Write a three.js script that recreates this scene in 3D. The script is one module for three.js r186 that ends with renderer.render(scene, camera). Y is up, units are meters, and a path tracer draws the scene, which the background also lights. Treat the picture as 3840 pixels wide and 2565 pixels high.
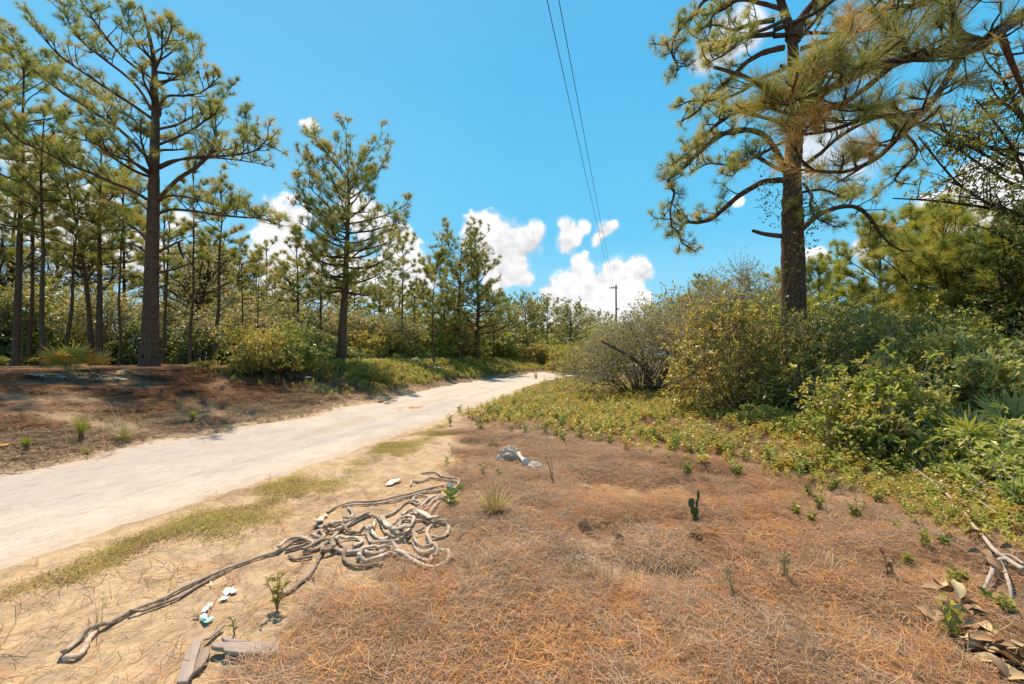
import * as THREE from 'three';

// ------------------------------------------------------------------ camera, sky, sun, exposure
const scene = new THREE.Scene();
const camera = new THREE.PerspectiveCamera(74, 1024 / 684, 0.05, 1200);
const EYE = new THREE.Vector3(0, 1.6, 0), PITCH = 1.514 * Math.PI / 180, FPX = 342 / Math.tan(37 * Math.PI / 180);
camera.position.copy(EYE);
camera.rotation.x = PITCH;
scene.add(camera);
const renderer = new THREE.WebGLRenderer();
renderer.toneMapping = THREE.LinearToneMapping;
renderer.toneMappingExposure = 1.5;
renderer.shadowMap.enabled = true;

const SUN_DIR = new THREE.Vector3(-0.13, 0.885, -0.435).normalize();
const sun = new THREE.DirectionalLight(new THREE.Color(1.0, 0.845, 0.635), 5);
sun.position.copy(SUN_DIR).multiplyScalar(120);
sun.castShadow = true; sun.shadow.radius = 1.4;
sun.shadow.camera.left = -40; sun.shadow.camera.right = 40; sun.shadow.camera.top = 40; sun.shadow.camera.bottom = -40; sun.shadow.camera.far = 260;
sun.shadow.mapSize.set(2048, 2048);
scene.add(sun); scene.add(sun.target);

// ------------------------------------------------------------------ random numbers and noise
function rng(seed) { let a = seed >>> 0; return () => { a = (a + 0x6D2B79F5) | 0; let t = Math.imul(a ^ (a >>> 15), 1 | a); t = (t + Math.imul(t ^ (t >>> 7), 61 | t)) ^ t; return ((t ^ (t >>> 14)) >>> 0) / 4294967296; }; }
let R = rng(7);
const rr = (a, b) => a + (b - a) * R();
const { clamp, lerp } = THREE.MathUtils;
const ss = (a, b, x) => { const t = clamp((x - a) / (b - a), 0, 1); return t * t * (3 - 2 * t); };
const V = (x, y, z) => new THREE.Vector3(x, y, z);
const hash = (x, y, z) => { let h = Math.imul(x, 374761393) + Math.imul(y, 668265263) + Math.imul(z, 2147483647 ^ 1274126177) | 0; h = Math.imul(h ^ (h >>> 13), 1274126177); h ^= h >>> 16; return (h >>> 0) / 4294967296; };
function n2(x, y, s = 0) {
  const ix = Math.floor(x), iy = Math.floor(y), fx = x - ix, fy = y - iy, u = fx * fx * (3 - 2 * fx), v = fy * fy * (3 - 2 * fy);
  return lerp(lerp(hash(ix, iy, s), hash(ix + 1, iy, s), u), lerp(hash(ix, iy + 1, s), hash(ix + 1, iy + 1, s), u), v);
}
function n3(x, y, z) {
  const iz = Math.floor(z), f = z - iz, w = f * f * (3 - 2 * f);
  return lerp(n2(x, y, iz), n2(x, y, iz + 1), w);
}
const fbm = (x, y, o = 4, s = 0) => { let a = 0.5, t = 0, n = 0; for (let i = 0; i < o; i++) { t += a * n2(x, y, s + i * 17); n += a; a *= 0.5; x = x * 2.03 + 3.1; y = y * 2.03 + 1.7; } return t / n; };
const fbm3 = (x, y, z, o = 4) => { let a = 0.5, t = 0, n = 0; for (let i = 0; i < o; i++) { t += a * n3(x, y, z); n += a; a *= 0.5; x = x * 2.03 + 3.1; y = y * 2.03 + 1.7; z = z * 2.03 + 5.3; } return t / n; };

// pixel (of a 1024 x 684 view) to a direction, and to a point at a given depth
function ray(px, py) { return V((px - 512) / FPX, (342 - py) / FPX, -1).applyAxisAngle(V(1, 0, 0), PITCH); }
function at(px, py, d) { const r = ray(px, py); return r.multiplyScalar(d / -r.z).add(EYE); }
const Q = (x, y) => [x / 3.75, y / 3.75];   // photograph pixel to view pixel

const billow = (x, y, z) => { let a = 0.5, t = 0; for (let i = 0; i < 4; i++) { t += a * (1 - Math.abs(2 * n3(x, y, z) - 1)); a *= 0.5; x = x * 2.1 + 3.1; y = y * 2.1 + 1.7; z = z * 2.1 + 5.3; } return t; };
// ------------------------------------------------------------------ sky: air and cumulus
{
  const AIR = 0.8, W = 3072, H = 1536, data = new Float32Array(W * H * 4), blobs = [];
  const add = (dir, rad, soft) => blobs.push([dir.x, dir.y, dir.z, rad, Math.cos(Math.min(1.5, rad * 1.7)), soft]);
  const c = (x, y, r, soft = 1) => { const d = ray(x * 0.4363, y * 0.4363), cs = 1 / d.length(); add(d.normalize(), r * 0.4363 / FPX * Math.pow(cs, 1.5), soft); };
  [[1090, 515, 26], [1120, 525, 38], [1170, 550, 45], [1225, 530, 26], [1215, 560, 32], [1150, 590, 45], [1190, 625, 32], [1130, 570, 50], [1210, 640, 15], [1100, 560, 45], [1140, 640, 30],
    [1298, 515, 18], [1335, 520, 18], [1300, 555, 26], [1320, 545, 15], [1370, 550, 15], [1385, 525, 19], [1405, 518, 12],
    [1330, 605, 24], [1290, 655, 36], [1350, 655, 45], [1420, 620, 36], [1465, 608, 24], [1400, 690, 55], [1300, 695, 45], [1370, 730, 50], [1440, 650, 32], [1250, 672, 16], [1480, 625, 20], [1230, 720, 40], [1450, 690, 40], [1270, 740, 40], [1330, 700, 40],
    [650, 500, 48], [620, 560, 50], [820, 480, 40], [900, 540, 35], [850, 505, 40], [930, 600, 46], [700, 590, 40], [970, 645, 36], [640, 640, 40], [780, 640, 60], [880, 650, 60],
    [60, 370, 55], [150, 345, 45], [100, 450, 75], [210, 475, 55], [20, 510, 60], [180, 570, 60], [420, 510, 26], [330, 600, 60], [500, 610, 50],
    [712, 286, 14], [694, 281, 8], [724, 292, 8]].forEach((a) => c(...a));
  [[1705, 40, 44], [1655, 105, 60], [1610, 140, 34], [1725, 75, 40], [1900, 335, 70], [1870, 290, 44], [1850, 370, 44], [1960, 380, 50]].forEach((a) => c(...a, 2));
  [[1995, 560, 32], [1975, 575, 24], [1880, 588, 20], [1850, 585, 16], [2250, 430, 70], [2330, 385, 60], [2300, 480, 80], [1690, 462, 12], [2130, 480, 40], [2200, 520, 60]].forEach((a) => c(...a, 1.2));
  R = rng(90);
  for (let k = 0; k < 34; k++) {              // the same fair-weather cumulus all round the horizon
    const az = rr(-Math.PI, Math.PI); if (Math.abs(az) < 1.0) { R(); continue; }
    const el = rr(0.08, 0.42), s = rr(0.03, 0.075);
    for (let j = 0; j < 7; j++) { const a = az + rr(-2.2, 2.2) * s, e = el + rr(-0.4, 1.0) * s; add(V(Math.sin(a) * Math.cos(e), Math.sin(e), -Math.cos(a) * Math.cos(e)), s * rr(0.5, 1), 1); }
  }
  const stops = [[0, [0.46, 0.71, 0.85]], [0.1, [0.30, 0.645, 0.845]], [0.25, [0.135, 0.515, 0.80]], [0.55, [0.062, 0.415, 0.735]], [0.9, [0.045, 0.335, 0.655]], [1.58, [0.035, 0.26, 0.58]]];
  for (let row = 0; row < H; row++) {
    const up = ((row + 0.5) / H - 0.5) * Math.PI, y = Math.sin(up), cu = Math.cos(up), el = Math.max(0, up);
    let k = 0; while (k < stops.length - 2 && el > stops[k + 1][0]) k++;
    const t = clamp((el - stops[k][0]) / (stops[k + 1][0] - stops[k][0]), 0, 1), base = [0, 1, 2].map((j) => lerp(stops[k][1][j], stops[k + 1][1][j], t));
    for (let col = 0; col < W; col++) {
      const o = (row * W + col) * 4, az = ((col + 0.5) / W - 0.5) * 2 * Math.PI, x = Math.cos(az) * cu, z = Math.sin(az) * cu;
      const glow = Math.pow(Math.max(0, x * SUN_DIR.x + y * SUN_DIR.y + z * SUN_DIR.z), 5) * 0.085 + Math.max(0, -x) * 0.1 * Math.max(0, -z);
      let r = base[0] + glow * 1.1, g = base[1] + glow * 0.7, b = base[2] + glow * 0.5;
      if (up > -0.02) {
        let f = 0, soft = 1, shade = 0, sw = 0;
        for (const q of blobs) {
          const dt = x * q[0] + y * q[1] + z * q[2];
          if (dt < q[4]) continue;
          const e = Math.acos(Math.min(1, dt)) / (q[3] * 1.5), a = Math.max(0, 1 - e * e); if (!a) continue;
          const wgt = a * a; f += wgt; sw += wgt; soft += wgt * (q[5] - 1); shade += wgt * (y - q[1]) / q[3];
        }
        if (f > 0.02) {
          soft = 1 + (soft - 1) / Math.max(sw, 0.01);
          const wx = (n3(x * 22, y * 22, z * 22 + 5) - 0.5) * 0.05, wy = (n3(x * 22 + 40, y * 22, z * 22) - 0.5) * 0.05, n = fbm3((x + wx) * 13, (y + wy) * 17, z * 13, 6), m = billow(x * 42 + 9, y * 50, z * 42);
          const dens = Math.min(f, 1.3) * 1.05 - 0.34 + (n - 0.5) * 1.6 + (m - 0.55) * 1.1;
          const al = Math.max(ss(-0.03, 0.34 * soft, dens), 0.4 * ss(-0.55, 0.25, dens) * ss(0.05, 0.4, f)) * (soft > 1.5 ? 0.75 : 1);
          const lit = clamp(0.86 + 0.15 * shade / Math.max(sw, 0.01) + (m - 0.5) * 0.5 + (n - 0.5) * 0.5, 0.64, 1.04);
          r = lerp(r, 0.87 * lit, al); g = lerp(g, 0.865 * lit + 0.005, al); b = lerp(b, 0.86 * lit + 0.02, al);
        }
      }
      data[o] = r * AIR; data[o + 1] = g * AIR; data[o + 2] = b * AIR; data[o + 3] = 1;
    }
  }
  const tex = new THREE.DataTexture(data, W, H, THREE.RGBAFormat, THREE.FloatType);
  tex.mapping = THREE.EquirectangularReflectionMapping; tex.magFilter = THREE.LinearFilter; tex.minFilter = THREE.LinearFilter; tex.needsUpdate = true;
  scene.background = tex; scene.environment = tex;
}

// ------------------------------------------------------------------ mesh helpers
const names = {};
function numbered(n) { const k = names[n] = (names[n] ?? -1) + 1; return k ? n + '_' + String(k).padStart(3, '0') : n; }
class MB {
  constructor() { this.p = []; this.n = []; this.c = []; this.u = []; this.i = []; }
  v(p, n, c, u = 0, w = 0) { this.p.push(p.x, p.y, p.z); this.n.push(n.x, n.y, n.z); this.c.push(c[0], c[1], c[2]); this.u.push(u, w); return this.p.length / 3 - 1; }
  t(a, b, c) { this.i.push(a, b, c); }
  geo(flat) {
    const g = new THREE.BufferGeometry();
    g.setAttribute('position', new THREE.Float32BufferAttribute(this.p, 3)); g.setAttribute('normal', new THREE.Float32BufferAttribute(this.n, 3));
    g.setAttribute('color', new THREE.Float32BufferAttribute(this.c, 3)); g.setAttribute('uv', new THREE.Float32BufferAttribute(this.u, 2));
    g.setIndex(this.i); if (flat) g.computeVertexNormals();
    return g;
  }
  build(name, m, parent, flat) { return mesh(name, this.geo(flat), m, parent); }
}
function mesh(name, g, m, parent) { const o = new THREE.Mesh(g, m); o.name = parent ? name : numbered(name); o.castShadow = o.receiveShadow = true; (parent ?? scene).add(o); return o; }
function tag(o, label, category, group, kind) { o.userData.label = label; o.userData.category = category; if (group) o.userData.group = group; if (kind) o.userData.kind = kind; return o; }
function structure(o) { o.userData.kind = 'structure'; return o; }
function stuffed(o) { o.userData.kind = 'stuff'; return o; }
function base(name, p, turn = 0, sc = 1) { const g = new THREE.Group(); g.name = numbered(name); g.position.copy(p); g.rotation.y = turn; g.scale.setScalar(sc); scene.add(g); return g; }
function copy(src, p, turn, sc, label, group) {
  const g = src.clone(); g.name = numbered(src.name.replace(/_\d+$/, '')); g.position.copy(p); g.rotation.y = turn; if (typeof sc === 'number') g.scale.setScalar(sc); else g.scale.set(...sc);
  g.userData = { ...src.userData, label }; if (group) g.userData.group = group; scene.add(g); return g;
}
const vary = (c, s = 0.15, w = 0.06) => { const k = 1 + rr(-s, s); return [c[0] * k * (1 + rr(-w, w)), c[1] * k, c[2] * k * (1 + rr(-w, w))]; };
const mixc = (a, b, t) => [lerp(a[0], b[0], t), lerp(a[1], b[1], t), lerp(a[2], b[2], t)];
const pick = (a) => a[Math.floor(R() * a.length) % a.length];
function rdir() { const y = rr(-1, 1), a = rr(0, 6.2832), s = Math.sqrt(1 - y * y); return V(Math.cos(a) * s, y, Math.sin(a) * s); }
function perp(d) { const a = Math.abs(d.y) < 0.9 ? V(0, 1, 0) : V(1, 0, 0); return a.cross(d).normalize(); }
function smooth(pts, n) { return new THREE.CatmullRomCurve3(pts, false, 'centripetal').getPoints(n); }
// tapered tube; rad is a list or a function of 0..1; flat squashes it, bump(a, t) changes the radius
function tube(mb, pts, rad, sides, color, { caps = true, squash = 1, bump, uv = 1 } = {}) {
  const n = pts.length, rf = typeof rad === 'function' ? rad : (t) => { const f = t * (rad.length - 1), k = Math.min(rad.length - 2, Math.floor(f)); return lerp(rad[k], rad[k + 1], f - k); };
  const cf = typeof color === 'function' ? color : () => color;
  let T = pts[1].clone().sub(pts[0]).normalize(), N = perp(T), len = 0, first = 0;
  for (let k = 0; k < n; k++) {
    const T2 = pts[Math.min(n - 1, k + 1)].clone().sub(pts[Math.max(0, k - 1)]).normalize();
    N.sub(T2.clone().multiplyScalar(N.dot(T2))); if (N.lengthSq() < 1e-6) N = perp(T2); N.normalize(); T = T2;
    const B = T.clone().cross(N), t = k / (n - 1), r = rf(t); if (k) len += pts[k].distanceTo(pts[k - 1]);
    for (let s = 0; s <= sides; s++) {
      const a = s / sides * 6.28318, d = N.clone().multiplyScalar(Math.cos(a)).addScaledVector(B, Math.sin(a)), q = bump ? bump(a, t, len) : 1;
      const pos = d.clone().multiplyScalar(r * q); if (squash !== 1) pos.y *= squash;
      const id = mb.v(pos.add(pts[k]), d, cf(t, a), s / sides * Math.max(1, Math.round(6.28 * rf(0) / 0.45)) * uv, len / 0.45 * uv);
      if (!k && !s) first = id;
      if (k && s) { const b = id, c = id - 1, e = id - sides - 1, f = e - 1; mb.t(f, b, c); mb.t(f, e, b); }
    }
  }
  if (caps) for (const [k, dir] of [[0, -1], [n - 1, 1]]) {
    const tt = pts[Math.min(n - 1, k + 1)].clone().sub(pts[Math.max(0, k - 1)]).normalize().multiplyScalar(dir), o = mb.v(pts[k], tt, cf(k ? 1 : 0, 0)), st = first + k * (sides + 1);
    for (let s = 0; s < sides; s++) dir > 0 ? mb.t(o, st + s, st + s + 1) : mb.t(o, st + s + 1, st + s);
  }
}
function leaf(mb, p, d, nrm, len, wid, c, fold = 0.25) {   // a leaf folded on its midrib
  const side = d.clone().cross(nrm).normalize(), up = side.clone().cross(d).normalize(), m = p.clone().addScaledVector(d, len * 0.45), tip = p.clone().addScaledVector(d, len).addScaledVector(up, -len * 0.12);
  const l = m.clone().addScaledVector(side, -wid * 0.5).addScaledVector(up, wid * fold), r = m.clone().addScaledVector(side, wid * 0.5).addScaledVector(up, wid * fold);
  const nl = up.clone().addScaledVector(side, fold * 0.9).normalize(), nr = up.clone().addScaledVector(side, -fold * 0.9).normalize();
  const a = mb.v(p, nl, c), b = mb.v(l, nl, c), e = mb.v(tip, nl, c); mb.t(a, e, b);
  const a2 = mb.v(p, nr, c), b2 = mb.v(r, nr, c), e2 = mb.v(tip, nr, c); mb.t(a2, b2, e2);
}
function blade(mb, p, d, len, wid, bend, c, segs = 3) {   // a grass blade that bends over
  const side = V(-d.z, 0, d.x); if (side.lengthSq() < 1e-4) side.set(1, 0, 0); side.normalize();
  let q = p.clone(), dir = d.clone(), pa, pb;
  for (let k = 0; k <= segs; k++) {
    const w = wid * (1 - k / segs) * 0.5 + 0.0003, nn = side.clone().cross(dir).normalize();
    const a = mb.v(q.clone().addScaledVector(side, -w), nn, c), b = mb.v(q.clone().addScaledVector(side, w), nn, c);
    if (k) { mb.t(pa, pb, b); mb.t(pa, b, a); }
    pa = a; pb = b; q = q.clone().addScaledVector(dir, len / segs); dir = dir.clone().add(V(0, -bend / segs, 0)).normalize();
  }
}

// ------------------------------------------------------------------ textures and materials
function dataTex(w, h, fn, srgb) {
  const a = new Uint8Array(w * h * 4);
  for (let y = 0; y < h; y++) for (let x = 0; x < w; x++) { const q = fn(x / w, y / h), o = (y * w + x) * 4; for (let k = 0; k < 3; k++) a[o + k] = clamp(q[k], 0, 1) * 255; a[o + 3] = 255; }
  const t = new THREE.DataTexture(a, w, h); t.wrapS = t.wrapT = THREE.RepeatWrapping; t.magFilter = THREE.LinearFilter; t.minFilter = THREE.LinearMipmapLinearFilter; if (srgb) t.colorSpace = THREE.SRGBColorSpace; t.needsUpdate = true; return t;
}
// noise that wraps round at 1
const wrapn = (u, v, f, s) => { const x = u * f, y = v * f, ix = Math.floor(x), iy = Math.floor(y), fx = x - ix, fy = y - iy, a = fx * fx * (3 - 2 * fx), b = fy * fy * (3 - 2 * fy), h = (i, j) => hash(((i % f) + f) % f, ((j % f) + f) % f, s); return lerp(lerp(h(ix, iy), h(ix + 1, iy), a), lerp(h(ix, iy + 1), h(ix + 1, iy + 1), a), b); };
const wf = (u, v, f, s, o = 4) => { let a = 0.5, t = 0, n = 0; for (let k = 0; k < o; k++) { t += a * wrapn(u, v, f, s + k); n += a; a *= 0.55; f *= 2; } return t / n; };
const grain = new Float32Array(1024 * 1024), speck = new Float32Array(1024 * 1024);
{
  R = rng(5);
  for (let y = 0; y < 1024; y++) for (let x = 0; x < 1024; x++) grain[y * 1024 + x] = wf(x / 1024, y / 1024, 16, 3, 6);
  for (let k = 0; k < 9000; k++) {   // fallen needle and bark fragments, sand grains
    let x = R() * 1024, y = R() * 1024, a = R() * 6.28; const L = rr(3, 26), s = rr(-0.55, 0.3), da = rr(-0.03, 0.03);
    for (let j = 0; j < L; j++) { const ix = (Math.floor(x) + 1024) % 1024, iy = (Math.floor(y) + 1024) % 1024; speck[iy * 1024 + ix] = s; x += Math.cos(a); y += Math.sin(a); a += da; }
  }
}
const gtex = (scale, dark) => dataTex(1024, 1024, (u, v) => { const k = Math.floor(v * 1024) * 1024 + Math.floor(u * 1024), q = 0.86 + (grain[k] - 0.5) * scale + speck[k] * dark, h = hash(Math.floor(u * 1024), Math.floor(v * 1024), 77) * 0.12 - 0.06; return [q + h, q + h * 0.9 - Math.max(0, -speck[k] * dark) * 0.06, q + h * 0.8 - Math.max(0, -speck[k] * dark) * 0.1]; });
const groundTex = gtex(0.7, 0.45), groundBump = dataTex(1024, 1024, (u, v) => { const k = Math.floor(v * 1024) * 1024 + Math.floor(u * 1024), q = grain[k] * 0.85 + Math.abs(speck[k]) * 0.35; return [q, q, q]; });
const streakTex = dataTex(1024, 1024, (u, v) => { // u across, v along the road: dragged debris and wheel wear
  const a = wrapn(u, v * 0.0625, 64, 11) * 0.4 + wrapn(u, v * 0.03125, 128, 12) * 0.35 + wrapn(u, v * 0.0625, 256, 13) * 0.25, b = wf(u, v, 16, 21, 5), c = ss(0.55, 0.74, a) * ss(0.4, 0.6, b), k = Math.floor(v * 1024) * 1024 + Math.floor(u * 1024), q = 0.93 + (b - 0.5) * 0.34 + (a - 0.5) * 0.3 - c * 0.3 + (speck[k] < -0.3 ? -0.2 : 0) + hash(Math.floor(u * 1024), Math.floor(v * 1024), 7) * 0.06;
  return [q, q - c * 0.02, q - c * 0.04];
});
const barkH = (u, v) => { // plates between furrows
  let d1 = 9, d2 = 9, id = 0; const fx = 7, fy = 4, x = u * fx + (wf(u, v, 8, 4, 3) - 0.5) * 0.9, y = v * fy + (wf(u, v, 8, 9, 3) - 0.5) * 0.6, ix = Math.floor(x), iy = Math.floor(y);
  for (let j = -1; j <= 1; j++) for (let i = -1; i <= 1; i++) { const a = ((ix + i) % fx + fx) % fx, b = ((iy + j) % fy + fy) % fy, qx = ix + i + hash(a, b, 1), qy = iy + j + hash(a, b, 2), d = Math.hypot(x - qx, (y - qy) * 0.8); if (d < d1) { d2 = d1; d1 = d; id = hash(a, b, 5); } else if (d < d2) d2 = d; }
  return [ss(0.02, 0.24, d2 - d1), id];
};
const barkTex = dataTex(512, 512, (u, v) => { const [h, id] = barkH(u, v), g = wf(u, v, 32, 40, 4), f = (0.5 + 0.42 * h) * (0.7 + 0.6 * g) * (0.86 + id * 0.3); return [f, f * (0.9 + 0.08 * h), f * (0.82 + 0.14 * h * id)]; });
const barkBump = dataTex(512, 512, (u, v) => { const [h, id] = barkH(u, v), g = wf(u, v, 32, 40, 4), f = h * (0.6 + 0.3 * id) + g * 0.25; return [f, f, f]; });
const woodTex = dataTex(512, 512, (u, v) => { const a = wf(u, v * 0.0625, 64, 3, 3), b = wf(u, v, 4, 13, 4), f = 0.6 + a * 0.45 + (b - 0.5) * 0.25 - ss(0.72, 0.8, a) * 0.3; return [f, f, f]; });
const plain = (o) => new THREE.MeshPhysicalMaterial({ vertexColors: true, roughness: 1, specularIntensity: 0.25, side: THREE.DoubleSide, ...o });
const thin = (o) => new THREE.MeshPhysicalMaterial({ vertexColors: true, roughness: 1, specularIntensity: 0.25, transmission: 0.5, thickness: 0, clearcoat: 0.35, clearcoatRoughness: 0.36, side: THREE.DoubleSide, ...o });
const M = {
  ground: plain({ map: groundTex, bumpMap: groundBump, bumpScale: 0.035 }),
  road: plain({ map: streakTex, bumpMap: streakTex, bumpScale: 0.012 }),
  bark: plain({ map: barkTex, bumpMap: barkBump, bumpScale: 0.05, roughness: 0.95 }),
  twig: plain({ roughness: 0.9 }),
  needle: thin({ transmission: 0.46, clearcoat: 0.5, clearcoatRoughness: 0.4 }),
  leaf: thin({ clearcoat: 0.8, clearcoatRoughness: 0.38 }), dull: thin({ clearcoat: 0.1, transmission: 0.4 }),
  dry: plain({ roughness: 0.85 }), straw: thin({ transmission: 0.2, clearcoat: 0.05, clearcoatRoughness: 0.5 }),
  rope: plain({ roughness: 0.95 }), wood: plain({ map: woodTex, bumpMap: woodTex, bumpScale: 0.004, roughness: 0.95 }),
  bag: new THREE.MeshPhysicalMaterial({ vertexColors: true, roughness: 0.75, specularIntensity: 0.5, transmission: 0.4, thickness: 0, side: THREE.DoubleSide }),
  paper: plain({ roughness: 0.7 }), stone: plain({ roughness: 0.95 }), metal: plain({ roughness: 0.6 }),
  cactus: plain({ roughness: 0.55 }),
};

// ------------------------------------------------------------------ terrain and sand road (x right, d ahead = -z)
const CL = [[-9, -14], [-7.2, -3], [-6.4, 1], [-5.6, 3.3], [-5.05, 6], [-3.82, 10.2], [-3.2, 13.5], [-1.95, 19], [-0.5, 25], [2.5, 34], [6, 43], [11, 55], [24, 80]];
const clCurve = new THREE.CatmullRomCurve3(CL.map(([x, d]) => V(x, 0, -d)), false, 'centripetal');
const clPts = clCurve.getSpacedPoints(900);
function cx(d) { let lo = 0, hi = clPts.length - 1; while (hi - lo > 1) { const m = (lo + hi) >> 1; if (-clPts[m].z < d) lo = m; else hi = m; } const a = clPts[lo], b = clPts[hi]; return lerp(a.x, b.x, clamp((d + a.z) / (a.z - b.z + 1e-9), 0, 1)); }
const HALF = 1.75;
const lat = (x, d) => (x - cx(d)) * (d > 1 ? 0.955 : 0.98);                     // metres right of the road's centre
function H(x, z) {
  const d = -z, l = lat(x, d), s = -l - HALF, r = l - HALF, away = ss(90, 40, Math.hypot(x, z));
  let h = 1.08 * ss(-0.6, lerp(7.5, 4.2, ss(11, 17, d)), s) * (d < 0 ? Math.max(0.2, 1 + d * 0.05) : 1);
  h += 0.05 * ss(0.0, 1.0, s) * (fbm(x * 0.5, z * 0.5, 3, 5) - 0.3) * away;
  const off = ss(-0.5, 0.5, Math.abs(l) - HALF);
  h += off * (fbm(x * 0.9 + 4, z * 0.9, 4, 2) - 0.5) * (s > 0 ? 0.07 : 0.13) * away + off * (fbm(x * 5, z * 5, 3, 9) - 0.5) * 0.055 * away;
  h += 0.35 * ss(3.5, 12, r) * ss(4, 12, d);
  if (Math.abs(l) < 2.6) h -= (1 - off) * 0.05;
  return h;
}
const gpt = (x, d, up = 0) => V(x, H(x, -d) + up, -d);
function gp(px, py, up = 0) {                                                    // the ground under a pixel
  const r = ray(px, py), s = 1 / -r.z; let d0 = 0.4;
  for (let d = 0.5; d < 120; d *= 1.012) { if (1.6 + r.y * s * d < H(r.x * s * d, -d)) { let a = d0, b = d; for (let k = 0; k < 14; k++) { const m = (a + b) / 2; if (1.6 + r.y * s * m < H(r.x * s * m, -m)) b = m; else a = m; } return gpt(r.x * s * b, b, up); } d0 = d; }
  return gpt(r.x * s * 60, 60, up);
}
const SAND = [0.47, 0.325, 0.2], PALE = [0.52, 0.385, 0.25], LITTER = [0.2, 0.1, 0.048], DUFF = [0.2, 0.112, 0.062], MOSS = [0.32, 0.265, 0.08], SOIL = [0.16, 0.11, 0.065], GREYL = [0.3, 0.195, 0.125];
// how much pine litter, moss and green cover lie at a place (0..1)
function litter(x, d) { const n = (fbm(x * 1.1 + 30, d * 1.1, 4) - 0.5) * 1.7, edge = d < 3.2 ? -0.85 : d < 5 ? lerp(-0.85, -0.4, (d - 3.2) / 1.8) : d < 9 ? lerp(-0.4, -1.0, (d - 5) / 4) : -1.3 + (d - 9) * 0.2; return ss(-0.35, 0.45, x - edge + n); }
function moss(x, d) { const r = lat(x, d) - HALF; if (d > 15 || r < 0) return 0; const band = ss(0.15, 0.4, r) * ss(1.35, 0.75, r); return band * ss(0.5, 0.68, fbm(x * 1.9 + 7, d * 1.4 + 3, 5, 31)); }
const EDGE = [[-3, 16], [-1.2, 11.6], [-0.6, 10.2], [1.0, 9.3], [1.9, 8.4], [2.9, 6.5], [3.7, 5.0], [4.2, 3.6], [5, 2.6], [7, 1.8]];
function coverEdge(x) { if (x < EDGE[0][0]) return 40; for (let k = 1; k < EDGE.length; k++) if (x < EDGE[k][0]) return lerp(EDGE[k - 1][1], EDGE[k][1], (x - EDGE[k - 1][0]) / (EDGE[k][0] - EDGE[k - 1][0])); return 1.8; }
function cover(x, d) {                                                            // low green plants
  const l = lat(x, d), n = (fbm(x * 0.8 + 60, d * 0.8, 4) - 0.5);
  if (l > HALF + 0.35) return ss(-1.7, 1.5, d - coverEdge(x) + n * 4.2) * ss(0.35, 0.9, l - HALF);
  const s = -l - HALF; if (s > 0.25) return ss(0.4, 0.9, s + n * 0.8) * ss(5.5, 3.5, s + n) * ss(13, 17, d + n * 3);
  return 0;
}
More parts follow.
